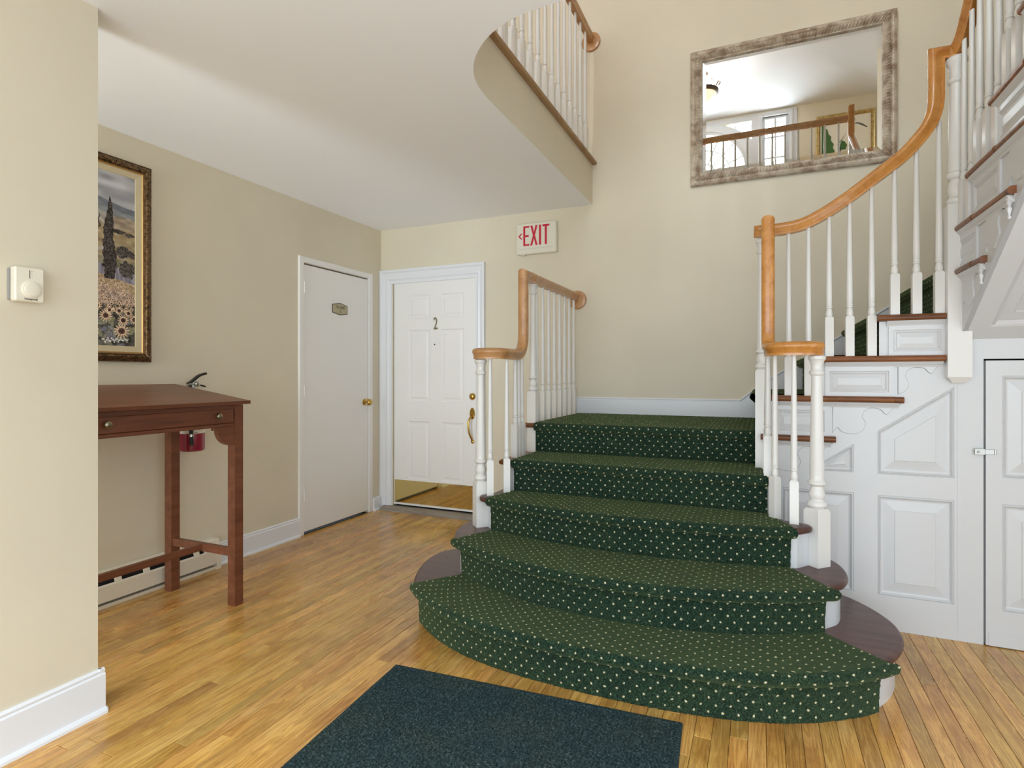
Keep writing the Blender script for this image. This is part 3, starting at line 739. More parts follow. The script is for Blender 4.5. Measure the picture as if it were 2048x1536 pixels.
# second flight: treads, end boxes, scroll brackets (along y = SW)
NZ = 0.030
def nosing_bar(name, x0, x1, z, y0, y1, mat_, parent, axis='X'):
    m = MB(); r = NZ/2; pr = [(-y0_, z_) for y0_, z_ in []]
    prof = [(y1, z-NZ), (y0+r, z-NZ)] + [(y0+r-r*math.cos(a), z-r-r*math.sin(a)*-1*0 + r*math.sin(a)) for a in [-PI/2+PI*i/6 for i in range(7)]] + [(y1, z)]
    prof = [(y1, z-NZ)] + [(y0+r-r*math.cos(a), z-r+r*math.sin(a)) for a in [-PI/2+PI*i/8 for i in range(9)]] + [(y1, z)]
    if axis == 'X': m.prism(prof, lambda u, v, d: (d, u, v), x0, x1)
    else: m.prism(prof, lambda u, v, d: (u, d, v), x0, x1)
    return build(name, m, mat_, parent)
BR = [(0.332,0.950),(0.338,0.965),(0.354,0.979),(0.367,0.962),(0.392,0.951),(0.430,0.950),(0.458,0.966),(0.471,0.992),(0.468,1.013),(0.458,1.035),(0.468,1.064),(0.498,1.079),(0.535,1.073),(0.550,1.055),(0.565,1.051),(0.580,1.074),(0.598,1.089),(0.619,1.104)]
BRs = sp2(BR, 3)
ends = [(-0.0,0.343,LAND), (0.080,0.628,1.135), (0.287,0.803,1.334), (0.550,0.850,1.531)]
boxes = [None, (0.055,0.315), (0.298,0.590), (0.568,0.800)]
for i, (x0, x1, z) in enumerate(ends):
    nx = [0.315, 0.590, 0.80, None][i]
    if i > 0: nosing_bar('tread_end', x0-0.03, (nx if i < 3 and nx else x1), z, 3.215, 3.32, M['nose'], st)
    if i == 0: nosing_bar('tread_end', 0.0, x1, z, 3.215, 3.26, M['nose'], st)
    elif i < 3:
        nosing_bar('tread_end', nx+0.001, x1, z-0.001, 3.218, 3.26, M['nose'], st)
    # scotia moulding under the nosing
    m = MB(); xa = max(x0+0.01, 0.0)
    m.prism([(SW+0.002, z-NZ-0.026), (SW-0.006, z-NZ-0.026), (SW-0.010, z-NZ-0.018), (SW-0.016, z-NZ-0.012), (SW-0.026, z-NZ), (SW+0.002, z-NZ)], lambda u, v, d: (d, u, v), xa, x1-0.02)
    build('scotia', m, M['white'], st)
    if i == 1: ox, oz = 0.0, 0.0
    elif i == 0: ox, oz = -0.285, -0.203
    else: ox, oz = 0.178, 0.199
    if i < 3:
        pts = [(a+ox, b+oz) for a, b in BRs]
        pts = [(min(a, 0.79), b) for a, b in pts if a > (0.03, 0.32, 0.596)[i]]
        zt = z - NZ - 0.004
        poly = pts + [(pts[-1][0], zt), (pts[0][0], zt)]
        m = MB(); m.prism(poly, XZ(SW), -0.001, 0.005); bk = build('bracket', m, M['white'], st)
        m = MB(); m.prism(inset(poly, -0.0016), XZ(SW), -0.001, 0.0006); build('shadow_rim', m, M['shadow_line'], bk)  # grey rim painted as the thin shadow line round the bracket
for i in (1, 2, 3):
    xa, xb = boxes[i]; z0 = [0, LAND, 1.135, 1.334][i]; z1 = [0, 1.105, 1.304, 1.501][i]
    m = MB(); q = [(xa, z0), (xb, z0), (xb, z1-0.024), (xa, z1-0.024)]
    m.rings(q, XZ(SW-0.004), [(0,-0.004),(0,0.004),(0.020,0.004),(0.024,0.0),(0.030,0.002),(0.036,-0.003),(0.056,0.003)]); build('end_panel', m, M['white'], st)
# riser / tread bodies of flight 2
T2n = T2 + [(1.2, 1.73)]
for i, (x0, z) in enumerate(T2):
    x1 = T2n[i+1][0] + 0.03 if i < 3 else RX
    zp = [LAND, 1.135, 1.334, 1.531][i]
    if i < 3: bxo('tread', st, M['nose'], x0-0.0, x1, 3.30, D, z-NZ, z)
    else: bxo('landing_tread', st, M['nose'], x0-0.0, RX, SW+0.02, D, z-NZ, z)
    bxo('riser', st, M['white'], x0+0.02, x0+0.035, SW+0.01, D, zp, z-NZ)
# skirt board along the back wall
sk = [(-0.134,LAND-0.01),(-0.134,1.065),(0.0,1.178),(0.484,1.505),(0.95,1.815),(0.98,1.83),(RX,1.88),(RX,1.6),(0.8,1.5),(0.25,1.05),(0.1,LAND-0.01)]
m = MB(); m.prism(sk, XZ(D), 0, 0.018); build('skirt_board', m, M['trimwhite'], st)
m = MB(); m.sweep([(-0.134,D-0.018,1.058),(0.0,D-0.018,1.171),(0.484,D-0.018,1.498),(0.95,D-0.018,1.808)], [(-0.004,-0.006),(0.006,-0.006),(0.010,0.0),(0.006,0.007),(-0.004,0.007)], (0,-1,0), smooth=False); build('skirt_moulding', m, M['trimwhite'], st)

# third flight rising toward the viewer at x >= 0.846
SX = 0.846; T3 = [(3.30,1.927),(3.06,2.124),(2.785,2.322),(2.51,2.52),(2.235,2.718)]
zprev = 1.73
for i, (y, z) in enumerate(T3):
    y1 = T3[i+1][0] - 0.03 if i < 4 else 1.93
    bxo('tread', st, M['nose'], SX+0.03, RX, y1, y, z-NZ, z)
    bxo('riser', st, M['white'], SX+0.01, RX, y-0.035, y-0.02, zprev, z-NZ)
    zprev = z
bxo('riser', st, M['white'], SX+0.01, RX, 1.94, 1.96, zprev, F2-0.02)
soff = lambda y: 1.427 + 0.70*(3.22 - y)
poly = [(3.25,soff(3.25)), (3.25,1.73)]
zp = 1.73
for y, z in T3:
    poly += [(y-0.02, zp-0.0), (y-0.02, z-NZ)]; zp = z-NZ
poly += [(1.95, zp), (1.95, F2-0.03), (1.94, F2-0.03), (1.94, soff(1.94))]
q = [poly[0]]
for p in poly[1:]:
    if abs(p[0]-q[-1][0])+abs(p[1]-q[-1][1]) > 1e-4: q.append(p)
m = MB(); m.prism(q, lambda u, v, d: (SX + d, u, v), 0, 0.02); build('stringer', m, M['white'], st)
rets = [(3.30,2.888,1.73,3.0), (3.30,2.60,1.927,2.99), (3.06,2.36,2.124,2.735), (2.785,2.10,2.322,2.46), (2.51,1.95,2.52,2.19)]
for i, (ya, yb, z, ys) in enumerate(rets):
    def nb(a, b, x0, zz):
        m = MB(); r = NZ/2
        prof = [(x0+0.06, zz-NZ)] + [(x0+r-r*math.cos(t), zz-r+r*math.sin(t)) for t in [-PI/2+PI*k/8 for k in range(9)]] + [(x0+0.06, zz)]
        m.prism(prof, lambda u, v, d: (u, d, v), a, b); build('tread_end', m, M['nose'], st)
    nb(ys, ya, SX-0.030, z); nb(yb, ys-0.001, SX-0.027, z-0.001)
    m = MB(); m.prism([(SX+0.002, z-NZ-0.026),(SX-0.006, z-NZ-0.026),(SX-0.010, z-NZ-0.018),(SX-0.016, z-NZ-0.012),(SX-0.024, z-NZ),(SX+0.002, z-NZ)], lambda u, v, d: (u, d, v), yb+0.02, ya-0.015); build('scotia', m, M['white'], st)
    # scroll bracket
    oy = yb - (-0.0); pts = [(yb + (0.619 - a), z - 1.135 + b) for a, b in BRs]
    zt = z - NZ - 0.004
    pts = [p for p in pts if p[1] > soff(p[0]) + 0.02]
    pts = [(min(p[0], 3.24), p[1]) for p in pts]
    if len(pts) > 3:
        poly = pts + [(pts[-1][0], zt), (pts[0][0], zt)]
        m = MB(); m.prism(poly, lambda u, v, d: (SX - d, u, v), -0.001, 0.006); build('bracket', m, M['white'], st)
    m = MB(); m.lathe([(0.004,-0.075),(0.007,-0.070),(0.003,-0.062),(0.006,-0.05),(0.009,-0.038),(0.004,-0.028),(0.010,-0.020),(0.006,-0.01),(0.011,0.0)], (SX-0.012, yb+0.03, z-NZ-0.01), 8); build('drop_finial', m, M['white'], st)
    if i > 0:
        y0p, y1p = ys, ya-0.02; z0p = rets[i-1][2]; z1p = z-NZ-0.024
        m = MB(); m.rings([(y0p, z0p), (y1p, z0p), (y1p, z1p), (y0p, z1p)], lambda u, v, d: (SX-0.004-d, u, v), [(0,-0.004),(0,0.004),(0.020,0.004),(0.024,0.0),(0.030,0.002),(0.036,-0.003),(0.056,0.003)]); build('end_panel', m, M['white'], st)
# soffit with a raised panel
sfx = lambda u, v, d: (u, v, soff(v) - d)
pan = [(0.943,2.10),(1.85,2.10),(1.85,3.177),(0.943,3.177)]
m = MB(); m.holes([(SX,1.94),(RX,1.94),(RX,3.25),(SX,3.25)], [pan], sfx); build('soffit', m, M['white'], st)
m = MB(); m.rings(pan, sfx, [(0,0),(0.003,-0.006),(0.010,0.001),(0.018,-0.012),(0.060,-0.014),(0.064,-0.010),(0.070,-0.014),(0.11,-0.004)]); build('soffit_panel', m, M['white'], st)

# ================================================================ CARPET
def grid_obj(name, cols, parent, mat_, label=None, jit=0.0014):
    """cols: list over u of lists over v of (pos, uv)"""
    m = MB(); nu, nv = len(cols), len(cols[0]); m.uv = []
    vs = []
    for c in cols:
        for p, uv in c:
            vs.append(Vector(p) + Vector((random.uniform(-jit,jit), random.uniform(-jit,jit), random.uniform(-jit,jit)))); m.uv.append([uv[0], uv[1]])
    m.add(vs, [(i*nv+j, (i+1)*nv+j, (i+1)*nv+j+1, i*nv+j+1) for i in range(nu-1) for j in range(nv-1)], 0, True)
    return build(name, m, mat_, parent, label, fixn=False)
cr = thing('carpet_runner', 'dark green stair carpet with small cream dots covering the steps', 'carpet', (-0.6, 2.1, 0))
G = 0.0085
def prof_pts(k, zb, zt):
    """offset (outwards d, z) along riser and nosing"""
    pts = []
    n_ = int((zt-0.050-zb)/G)
    for i in range(n_+1): pts.append((0.0 + 0.004*(i/n_)**2, zb + (zt-0.050-zb)*i/n_))
    pts += [(0.009, zt-0.0515), (0.018, zt-0.053)]
    for i in range(11):
        a = -PI/2 + PI*i/10; pts.append((0.020 + 0.022*math.cos(a), zt-0.0265 + 0.0265*math.sin(a)))
    return pts
CT = 0.007
steps = [ (1, 0.0, (-1.572,0.392), (-1.592,0.430), (-1.441,0.235)), (2, R1, (-1.441,0.235), (-1.476,0.268), (-1.372,0.120)),
          (3, 2*R1, (-1.372,0.120), (-1.375,0.136), (-1.322,0.030)), (4, 3*R1, (-1.318,0.030), (-1.325,0.034), (-1.318,-0.004)), (5, 4*R1, (-1.318,-0.006), (-1.32,-0.002), (-1.33,0.0)) ]
for k, zb, (xl0,xr0), (xl1,xr1), (xl2,xr2) in steps:
    zt = zb + R1 + CT
    pr = prof_pts(k, zb + (CT if k > 1 else 0.002), zt)
    nu = int((xr1-xl1)/G); cols = []
    for i in range(nu+1):
        s = i/nu; col = []; v = 0; last = None
        edge = min(i, nu-i)
        for j, (d, z) in enumerate(pr):
            t = min(1, d/0.04); x_ = (xl0+(xr0-xl0)*s)*(1-t) + (xl1+(xr1-xl1)*s)*t
            px, py = off(k, x_, d + 0.009)
            p = Vector((px, py, z))
            if last is not None: v += (p-last).length
            last = p; col.append((p, (x_, v - 0.15)))
        # tread part
        p0 = last; xe = xl2 + (xr2-xl2)*s
        ye = rc(k+1, xe) - 0.002 if k < 5 else D-0.002
        p1 = Vector((xe, ye, zt)); p0b = Vector((p0.x, p0.y, zt)); L = 0.36 if k < 5 else 0.98; nt = int(L/G)
        for j in range(1, nt+1):
            t = j/nt; p = p0b.lerp(p1, t)
            if k == 5 and False: pass
            v += (p-last).length; last = p; col.append((p, (p.x, v - 0.15)))
        if edge == 0:   # turn the cut edge down to the wood
            col = [((q_[0] + Vector((0, 0.0, -0.006 if j > len(pr)-3 else 0))), q_[1]) for j, q_ in enumerate(col)]
        cols.append(col)
    grid_obj('step_carpet', cols, cr, M['carpet'])
# second-flight carpet (rises toward +x)
prevx, prevz = None, LAND
T2c = T2 + [(RX, 0)]
for i, (x0, z) in enumerate(T2):
    zb = [LAND, 1.135, 1.334, 1.531][i]
    n_ = int((z-0.045-zb)/0.01); pr = [(0.012, zb + (z-0.045-zb)*j/n_) for j in range(n_+1)] + [(0.0, z-0.044), (-0.012, z-0.042)]
    for j in range(8):
        a = -PI/2*0.75 + (PI/2*1.75)*j/7; pr.append((-0.012 - 0.022*math.cos(a), z-0.014 + 0.021*math.sin(a)))
    xe = T2c[i+1][0] + 0.012; cols = []
    y0, y1 = 3.30, D-0.02
    for r in range(int((y1-y0)/0.012)+1):
        y = y0 + r*0.012; v = 0; last = None; col = []
        for d, zz in pr:
            p = Vector((x0+d, y, zz)); v += (p-last).length if last else 0; last = p; col.append((p, (y, v)))
        nt = int((xe-x0)/0.012)
        for j in range(1, nt+1):
            p = Vector((x0 - 0.012 + (xe-x0+0.012)*j/nt, y, z+CT)); v += (p-last).length; last = p; col.append((p, (y, v)))
        cols.append(col)
    grid_obj('step_carpet', cols, cr, M['carpet'])
zb = 1.73
for y0, z in T3 + [(1.96, F2)]:
    pr = [(0.0, zb + (z-0.045-zb)*j/12) for j in range(13)]
    for j in range(8):
        a = -PI/2*0.75 + (PI/2*1.75)*j/7; pr.append((0.014 + 0.022*math.cos(a), z-0.014 + 0.021*math.sin(a)))
    cols = []
    for r in range(40):
        x_ = SX+0.09 + r*(RX-SX-0.1)/39; v = 0; last = None; col = []
        for d, zz in pr:
            p = Vector((x_, y0-0.02+d, zz)); v += (p-last).length if last else 0; last = p; col.append((p, (x_, v)))
        for j in range(1, 20):
            p = Vector((x_, y0-0.27*j/19, z+CT)); v += 0.014; last = p; col.append((p, (x_, v)))
        cols.append(col)
    grid_obj('step_carpet', cols, cr, M['carpet'], jit=0.0008)
    zb = z

# ================================================================ RAILINGS
RAILP = [(-0.021,-0.031),(-0.021,-0.020),(-0.018,-0.018),(-0.020,-0.014),(-0.022,-0.008),(-0.026,0.0),(-0.030,0.007),(-0.030,0.015),(-0.026,0.023),(-0.017,0.029),(-0.006,0.032)]
RAILP = RAILP + [(-a, b) for a, b in reversed(RAILP)]
BAL_MESH = {}
def baluster(parent, x, y, z0, z1, rot=0.0, mat_=None, bw=0.019, bh=0.20):
    key = (round(z1-z0, 2), bw, bh)
    if key not in BAL_MESH:
        H_ = key[0]; m = MB()
        # square block with pyramidal shoulders
        a = bw; b_ = bw*0.72
        vs = [(-a,-a,0),(a,-a,0),(a,a,0),(-a,a,0),(-a,-a,bh-0.008),(a,-a,bh-0.008),(a,a,bh-0.008),(-a,a,bh-0.008),(-b_,-b_,bh),(b_,-b_,bh),(b_,b_,bh),(-b_,b_,bh)]
        m.add(vs, [(3,2,1,0)] + [(i, (i+1)%4, 4+(i+1)%4, 4+i) for i in range(4)] + [(4+i, 4+(i+1)%4, 8+(i+1)%4, 8+i) for i in range(4)] + [(8,9,10,11)])
        s = bw/0.019
        pr = [(0.0115*s,bh-0.003),(0.0150*s,bh+0.004),(0.0165*s,bh+0.012),(0.0158*s,bh+0.022),(0.0125*s,bh+0.036),(0.0118*s,bh+0.040),(0.0158*s,bh+0.043),(0.0158*s,bh+0.048),(0.0130*s,bh+0.050),(0.0152*s,bh+0.054),(0.0152*s,bh+0.058),(0.0135*s,bh+0.061),(0.0148*s,bh+0.10),(0.0138*s,bh+0.25*(H_-bh)+0.05),(0.0095*s,H_)]
        m.lathe(pr, (0,0,0), 14)
        ob = build('baluster', m, mat_ or M['rail_white'], parent, loc=(x, y, z0)); BAL_MESH[key] = ob.data
    else:
        ob = bpy.data.objects.new('baluster', BAL_MESH[key]); COL.objects.link(ob); ob.parent = parent; ob.location = Vector((x, y, z0)) - rootloc(parent)
    ob.rotation_euler = (0, 0, rot); return ob
def newel(parent, x, y, z0, z1, w, zblock, rot=0.0, label=None, capr=1.0):
    """square block from z0 to zblock, turned shaft to z1; local mesh"""
    m = MB(); a = w/2; H_ = z1-z0; bh = zblock-z0; b_ = a*0.8
    vs = [(-a,-a,0),(a,-a,0),(a,a,0),(-a,a,0),(-a,-a,bh-0.012),(a,-a,bh-0.012),(a,a,bh-0.012),(-a,a,bh-0.012),(-b_,-b_,bh),(b_,-b_,bh),(b_,b_,bh),(-b_,b_,bh)]
    m.add(vs, [(3,2,1,0)] + [(i, (i+1)%4, 4+(i+1)%4, 4+i) for i in range(4)] + [(4+i, 4+(i+1)%4, 8+(i+1)%4, 8+i) for i in range(4)] + [(8,9,10,11)])
    s = w/0.077
    pr = [(0.030,0),(0.034,0.006),(0.041,0.014),(0.041,0.024),(0.036,0.032),(0.030,0.036),(0.028,0.042),(0.032,0.052),(0.034,0.064),(0.031,0.078),(0.026,0.092),(0.025,0.100),(0.032,0.106),(0.038,0.112),(0.038,0.122),(0.031,0.128),(0.029,0.134),(0.031,0.16)]
    pr = [(r*s, bh+z*s) for r, z in pr]
    top = [(0.023,-0.115),(0.023,-0.095),(0.029,-0.090),(0.032,-0.083),(0.032,-0.076),(0.026,-0.070),(0.024,-0.060),(0.025,-0.045),(0.030,-0.028),(0.032,-0.024),(0.037,-0.018),(0.037,-0.006),(0.030,0.0)]
    pr += [(r*s, H_+z*s) for r, z in top]
    m.lathe(pr, (0,0,0), 24)
    ob = build('newel_post', m, M['rail_white'], parent, label, loc=(x, y, z0)); ob.rotation_euler = (0,0,rot); return ob
def rosette(parent, x, y, z, r, mat_):
    m = MB(); m.lathe([(r,0),(r,-0.012),(r*0.95,-0.018),(r*0.80,-0.022),(r*0.55,-0.022)], (x, y, z), 28, axis='Y'); return build('rosette', m, mat_, parent)

# left rail (first flight + landing)
rl = thing('railing', 'stair railing on the left with volute over the bottom newel, ending at a wall rosette', 'railing', (-1.345, 3.6, 0.37), 'stair and landing railings')
pathL = [V(-1.345,D-0.01,1.862), V(-1.345,3.235,1.862)] + bez((-1.345,3.235,1.50),(-1.345,3.235,1.362),(-1.345,3.10,1.362), 8) + bez((-1.343,3.02,1.362),(-1.335,2.885,1.362),(-1.405,2.868,1.362), 8)[1:] + bez((-1.405,2.868,1.362),(-1.455,2.855,1.362),(-1.487,2.885,1.362), 5)[1:]
m = MB(); m.sweep(pathL, RAILP, (-1,0,0), rend=0.028); build('handrail', m, M['honey2'], rl)
m = MB(); m.sweep([V(-1.345,3.385,1.8625), V(-1.345,3.335,1.8625)], [(a*1.04, b*1.04) for a, b in RAILP], (-1,0,0)); build('rail_collar', m, M['honey'], rl)
rosette(rl, -1.337, D, 1.838, 0.074, M['honey2'])
newel(rl, -1.475, 2.905, 2*R1, 1.331, 0.074, 0.633, PI/4)
newel(rl, -1.352, 3.41, 4*R1, 1.832, 0.058, 1.135, 0)
for x_, y_, k in ((-1.405,2.885,3), (-1.345,2.98,3), (-1.35,3.115,4), (-1.35,3.165,4), (-1.35,3.215,4)):
    baluster(rl, x_, y_, k*R1, 1.335 if y_ < 3.16 else (1.355 if y_ < 3.2 else 1.42), 0.5 if k == 3 else 0)
for y_ in (3.472,3.587,3.704,3.82,3.937,4.053,4.168,4.28):
    baluster(rl, -1.352, y_, LAND, 1.834)

# right rail (bottom volute + second flight)
rr = thing('railing', 'stair railing on the right sweeping from the bottom volute up the second flight', 'railing', (0.1, 3.1, 0.37), 'stair and landing railings')
pathR = [V(0.033,3.24,1.985), V(0.033,3.045,1.985)] + bez((0.033,3.045,1.46),(0.033,3.045,1.362),(0.036,2.975,1.362), 7) + bez((0.040,2.95,1.362),(0.045,2.885,1.362),(0.115,2.872,1.362), 7)[1:] + bez((0.115,2.872,1.362),(0.19,2.855,1.362),(0.236,2.90,1.362), 6)[1:]
m = MB(); m.sweep(pathR, RAILP, (-1,0,0), rend=0.030); build('handrail', m, M['honey'], rr)
tx = lambda x_, z_: (x_*1.019, 3.26, EYE + (z_-EYE)*1.019)
c2 = [(-0.005,1.984),(0.06,1.984),(0.182,1.997),(0.293,2.046),(0.401,2.116),(0.505,2.194),(0.606,2.270),(0.668,2.335),(0.715,2.40),(0.740,2.47),(0.746,2.54)]
path2 = spline([V(*tx(*c)) for c in c2], 5)
zt_ = 2.755
path2 += [V(0.760,3.26,zt_+0.0)] + spline([V(0.815,3.262,zt_), V(0.838,3.245,zt_+0.004), V(0.848,3.20,zt_+0.03), V(0.85,3.12,zt_+0.09), V(0.85,3.03,zt_+0.155)], 5)
k_ = (3.04-1.98)*0.724
path3 = [V(0.85,2.2,2.91+0.83*0.724)] + bez((0.85,2.12,2.91+0.91*0.724),(0.85,1.985,2.91+1.02*0.724),(0.85,1.975,3.70), 6) 
path2 += path3 + [V(0.85,1.975,3.905), V(0.85,1.955,3.905)]
m = MB(); m.sweep(path2[:-2] + [V(0.85,1.975,3.99)], RAILP, (0,-1,0), rstart=0.028); build('handrail', m, M['honey'], rr)
newel(rr, 0.235, 2.92, 2*R1, 1.331, 0.077, 0.633, PI/4)
newel(rr, 0.005, 3.275, 4*R1-0.01, 1.955, 0.062, 1.27, 0)
baluster(rr, 0.140, 2.893, 3*R1, 1.335); baluster(rr, 0.062, 2.955, 3*R1, 1.335, 0.7); baluster(rr, 0.033, 3.02, 4*R1, 1.335, 0); baluster(rr, 0.030, 3.10, 4*R1, 1.335, 0)
def rail_z(x_):
    for i in range(len(c2)-1):
        a, b = c2[i], c2[i+1]
        if a[0] <= x_ <= b[0]: return a[1] + (b[1]-a[1])*(x_-a[0])/(b[0]-a[0])
    return 2.6
for i, x_ in enumerate((0.130,0.220,0.311,0.399,0.491,0.584,0.671,0.758)):
    z = 1.135 if i < 2 else (1.334 if i < 5 else 1.531)
    zz = rail_z(min(x_, 0.735)); baluster(rr, x_*1.019, 3.26, z, EYE+(zz-EYE)*1.019-0.028 if i < 7 else 2.44)
# tall corner newel with a drop below the landing
m = MB(); a = 0.046; cxn, cyn = 0.838, 3.247
m.box(cxn-a, cxn+a, cyn-a, cyn+a, 1.231, 2.03)
for w_, z0, z1 in ((0.040,1.222,1.231),(0.030,1.212,1.222),(0.024,1.204,1.212)): m.add([(cxn-w_,cyn-w_,z0),(cxn+w_,cyn-w_,z0),(cxn+w_,cyn+w_,z0),(cxn-w_,cyn+w_,z0),(cxn-w_-0.006,cyn-w_-0.006,z1),(cxn+w_+0.006,cyn-w_-0.006,z1),(cxn+w_+0.006,cyn+w_+0.006,z1),(cxn-w_-0.006,cyn+w_+0.006,z1)], [(3,2,1,0),(4,5,6,7)] + [(i,(i+1)%4,4+(i+1)%4,4+i) for i in range(4)])
s = 0.98; pr = [(0.030,2.03),(0.034,2.036),(0.041,2.046),(0.041,2.056),(0.034,2.064),(0.030,2.07),(0.036,2.085),(0.038,2.105),(0.033,2.13),(0.028,2.148),(0.036,2.156),(0.041,2.165),(0.041,2.178),(0.034,2.186),(0.036,2.22),(0.034,2.35),(0.028,2.595),(0.033,2.60),(0.037,2.608),(0.037,2.616),(0.030,2.624),(0.028,2.64),(0.030,2.665),(0.037,2.685),(0.043,2.695),(0.043,2.712),(0.034,2.722)]
m.lathe([(r*s, z) for r, z in pr], (cxn, cyn, 0), 28); build('newel_post', m, M['rail_white'], rr, 'tall corner newel with a stepped drop below the stringer')
# third flight balusters
r3 = rr
for y_, z in ((3.148,1.927),(3.049,1.927),(2.952,2.124),(2.844,2.124),(2.746,2.124),(2.641,2.322),(2.553,2.322),(2.455,2.322),(2.36,2.52),(2.27,2.52),(2.17,2.52),(2.08,2.718)):
    baluster(rr, 0.848, y_*1.0095, z, 2.755+0.155+(3.03-y_)*0.724-0.035 if y_ < 3.13 else 2.80)
# upstairs landing railing around the well
ru = thing('railing', 'upstairs balcony railing of white spindles around the stairwell opening', 'railing', (-1.2, 3.2, F2), 'stair and landing railings')
wp = [(-1.225, D-0.01), (-1.225, 2.45)] + [tuple(p)[:2] for p in spline([V(-1.225,2.45,0), V(-1.212,2.33,0), V(-1.172,2.21,0), V(-1.10,2.10,0), V(-1.00,2.01,0), V(-0.89,1.955,0), V(-0.76,1.93,0), V(-0.62,1.925,0)], 4)][1:] + [(0.845, 1.925)]
m = MB(); m.sweep([(a, b, 3.885) for a, b in wp], RAILP, (-1,0,0)); build('handrail', m, M['honey2'], ru)
rosette(ru, -1.225, D, 3.868, 0.076, M['honey2'])
# balusters at equal steps along the path
tot = 0; d_next = 0.165; pts = [Vector((a, b, 0)) for a, b in wp]
for i in range(len(pts)-1):
    L = (pts[i+1]-pts[i]).length
    while d_next <= tot + L:
        p = pts[i].lerp(pts[i+1], (d_next-tot)/L)
        if p.x < 0.80: baluster(ru, p.x, p.y, F2, 3.856)
        d_next += 0.1245
    tot += L
newel(ru, 0.85, 1.965, F2, 3.86, 0.075, 3.22, 0)

# ================================================================ BIG MIRROR
mr = thing('wall_mirror', 'large wide mirror in ornate silver-gilt frame high on the back wall', 'mirror', (0.166, D, 3.1))
def ornate(rectc, plane, prof, ds, amp, per, mat_, name, parent, tilt=None):
    """closed frame swept round rectangle; prof: (inset, depth, ornament weight)"""
    x0, x1, z0, z1 = rectc; m = MB(); rings = []
    corners = [(x0,z0),(x1,z0),(x1,z1),(x0,z1)]; ins_dir = [(1,1),(-1,1),(-1,-1),(1,-1)]
    for s in range(4):
        a, b = corners[s], corners[(s+1)%4]; da, db = ins_dir[s], ins_dir[(s+1)%4]
        L = math.hypot(b[0]-a[0], b[1]-a[1]); n_ = max(4, int(L/ds))
        for i in range(n_):
            t = i/n_; ring = []
            for j, (ins, dep, wgt) in enumerate(prof):
                pa_ = (a[0]+da[0]*ins, a[1]+da[1]*ins); pb_ = (b[0]+db[0]*ins, b[1]+db[1]*ins)
                pos = t*L
                od = dep
                if wgt and 0.01 < t < 0.99:
                    if wgt > 0: od += amp*wgt*math.sin(2*PI*pos/per + j*0.5)
                    else: od += -amp*wgt*abs(math.sin(PI*pos/(per*6)))**0.5*(0.6+0.4*math.sin(2*PI*pos/(per*1.7)))
                ring.append(plane(pa_[0]+(pb_[0]-pa_[0])*t, pa_[1]+(pb_[1]-pa_[1])*t, od))
            rings.append(ring)
    k = len(prof); nn = len(rings)
    m.add([p for r in rings for p in r], [(i*k+j, ((i+1)%nn)*k+j, ((i+1)%nn)*k+j+1, i*k+j+1) for i in range(nn) for j in range(k-1)], 0, True)
    return build(name, m, mat_, parent)
MP = lambda u, v, d: (u, D - 0.004 - d + (0.0), v)
prof = [(0,0,0),(0,0.022,0),(0.006,0.030,0),(0.012,0.032,-0.6),(0.020,0.036,-1),(0.028,0.034,-0.8),(0.034,0.028,0),(0.038,0.036,0.3),(0.044,0.042,1),(0.052,0.044,1),(0.060,0.040,1),(0.066,0.032,0.3),(0.070,0.024,0),(0.074,0.026,0.4),(0.078,0.024,0.4),(0.082,0.014,0),(0.082,0.0,0)]
ornate((-0.470,0.803,2.620,3.597), MP, prof, 0.0032, 0.0060, 0.022, M['mframe'], 'mirror_frame', mr)
m = MB(); q = [(-0.392,2.698),(0.725,2.698),(0.725,3.519),(-0.392,3.519)]
m.rings(q, MP, [(0,0.008),(0.030,0.0102)], cap=True)
gl = build('mirror_glass', m, M['mirror'], mr)

# ================================================================ SUNFLOWER PAINTING
pw = thing('framed_painting', 'framed print of a cypress and sunflower field on the left wall', 'picture', (LX, 1.8, 1.87))
PP = lambda u, v, d: (LX + 0.003 + d, u, v)
PR = (1.52, 2.152, 1.314, 2.431)
prof = [(0,0,0),(0,0.018,0),(0.003,0.022,0.5),(0.006,0.020,0),(0.014,0.026,0.6),(0.022,0.032,1),(0.030,0.034,1),(0.036,0.030,0.5),(0.039,0.026,0),(0.042,0.028,0.6),(0.045,0.026,0),(0.045,0.0,0)]
ornate(PR, PP, prof, 0.003, 0.0022, 0.011, M['pframe'], 'picture_frame', pw)
m = MB(); q = [(PR[0]+0.045, PR[2]+0.045), (PR[1]-0.045, PR[2]+0.045), (PR[1]-0.045, PR[3]-0.045), (PR[0]+0.045, PR[3]-0.045)]
m.rings(q, PP, [(0,0.020),(0.006,0.022),(0.010,0.014)], cap=False); build('gold_fillet', m, M['goldfillet'], pw)
q2 = inset(q, 0.010); m = MB(); m.rings(q2, PP, [(0,0.014),(0.030,0.010),(0.032,0.006)], cap=False); build('liner', m, M['linen'], pw)
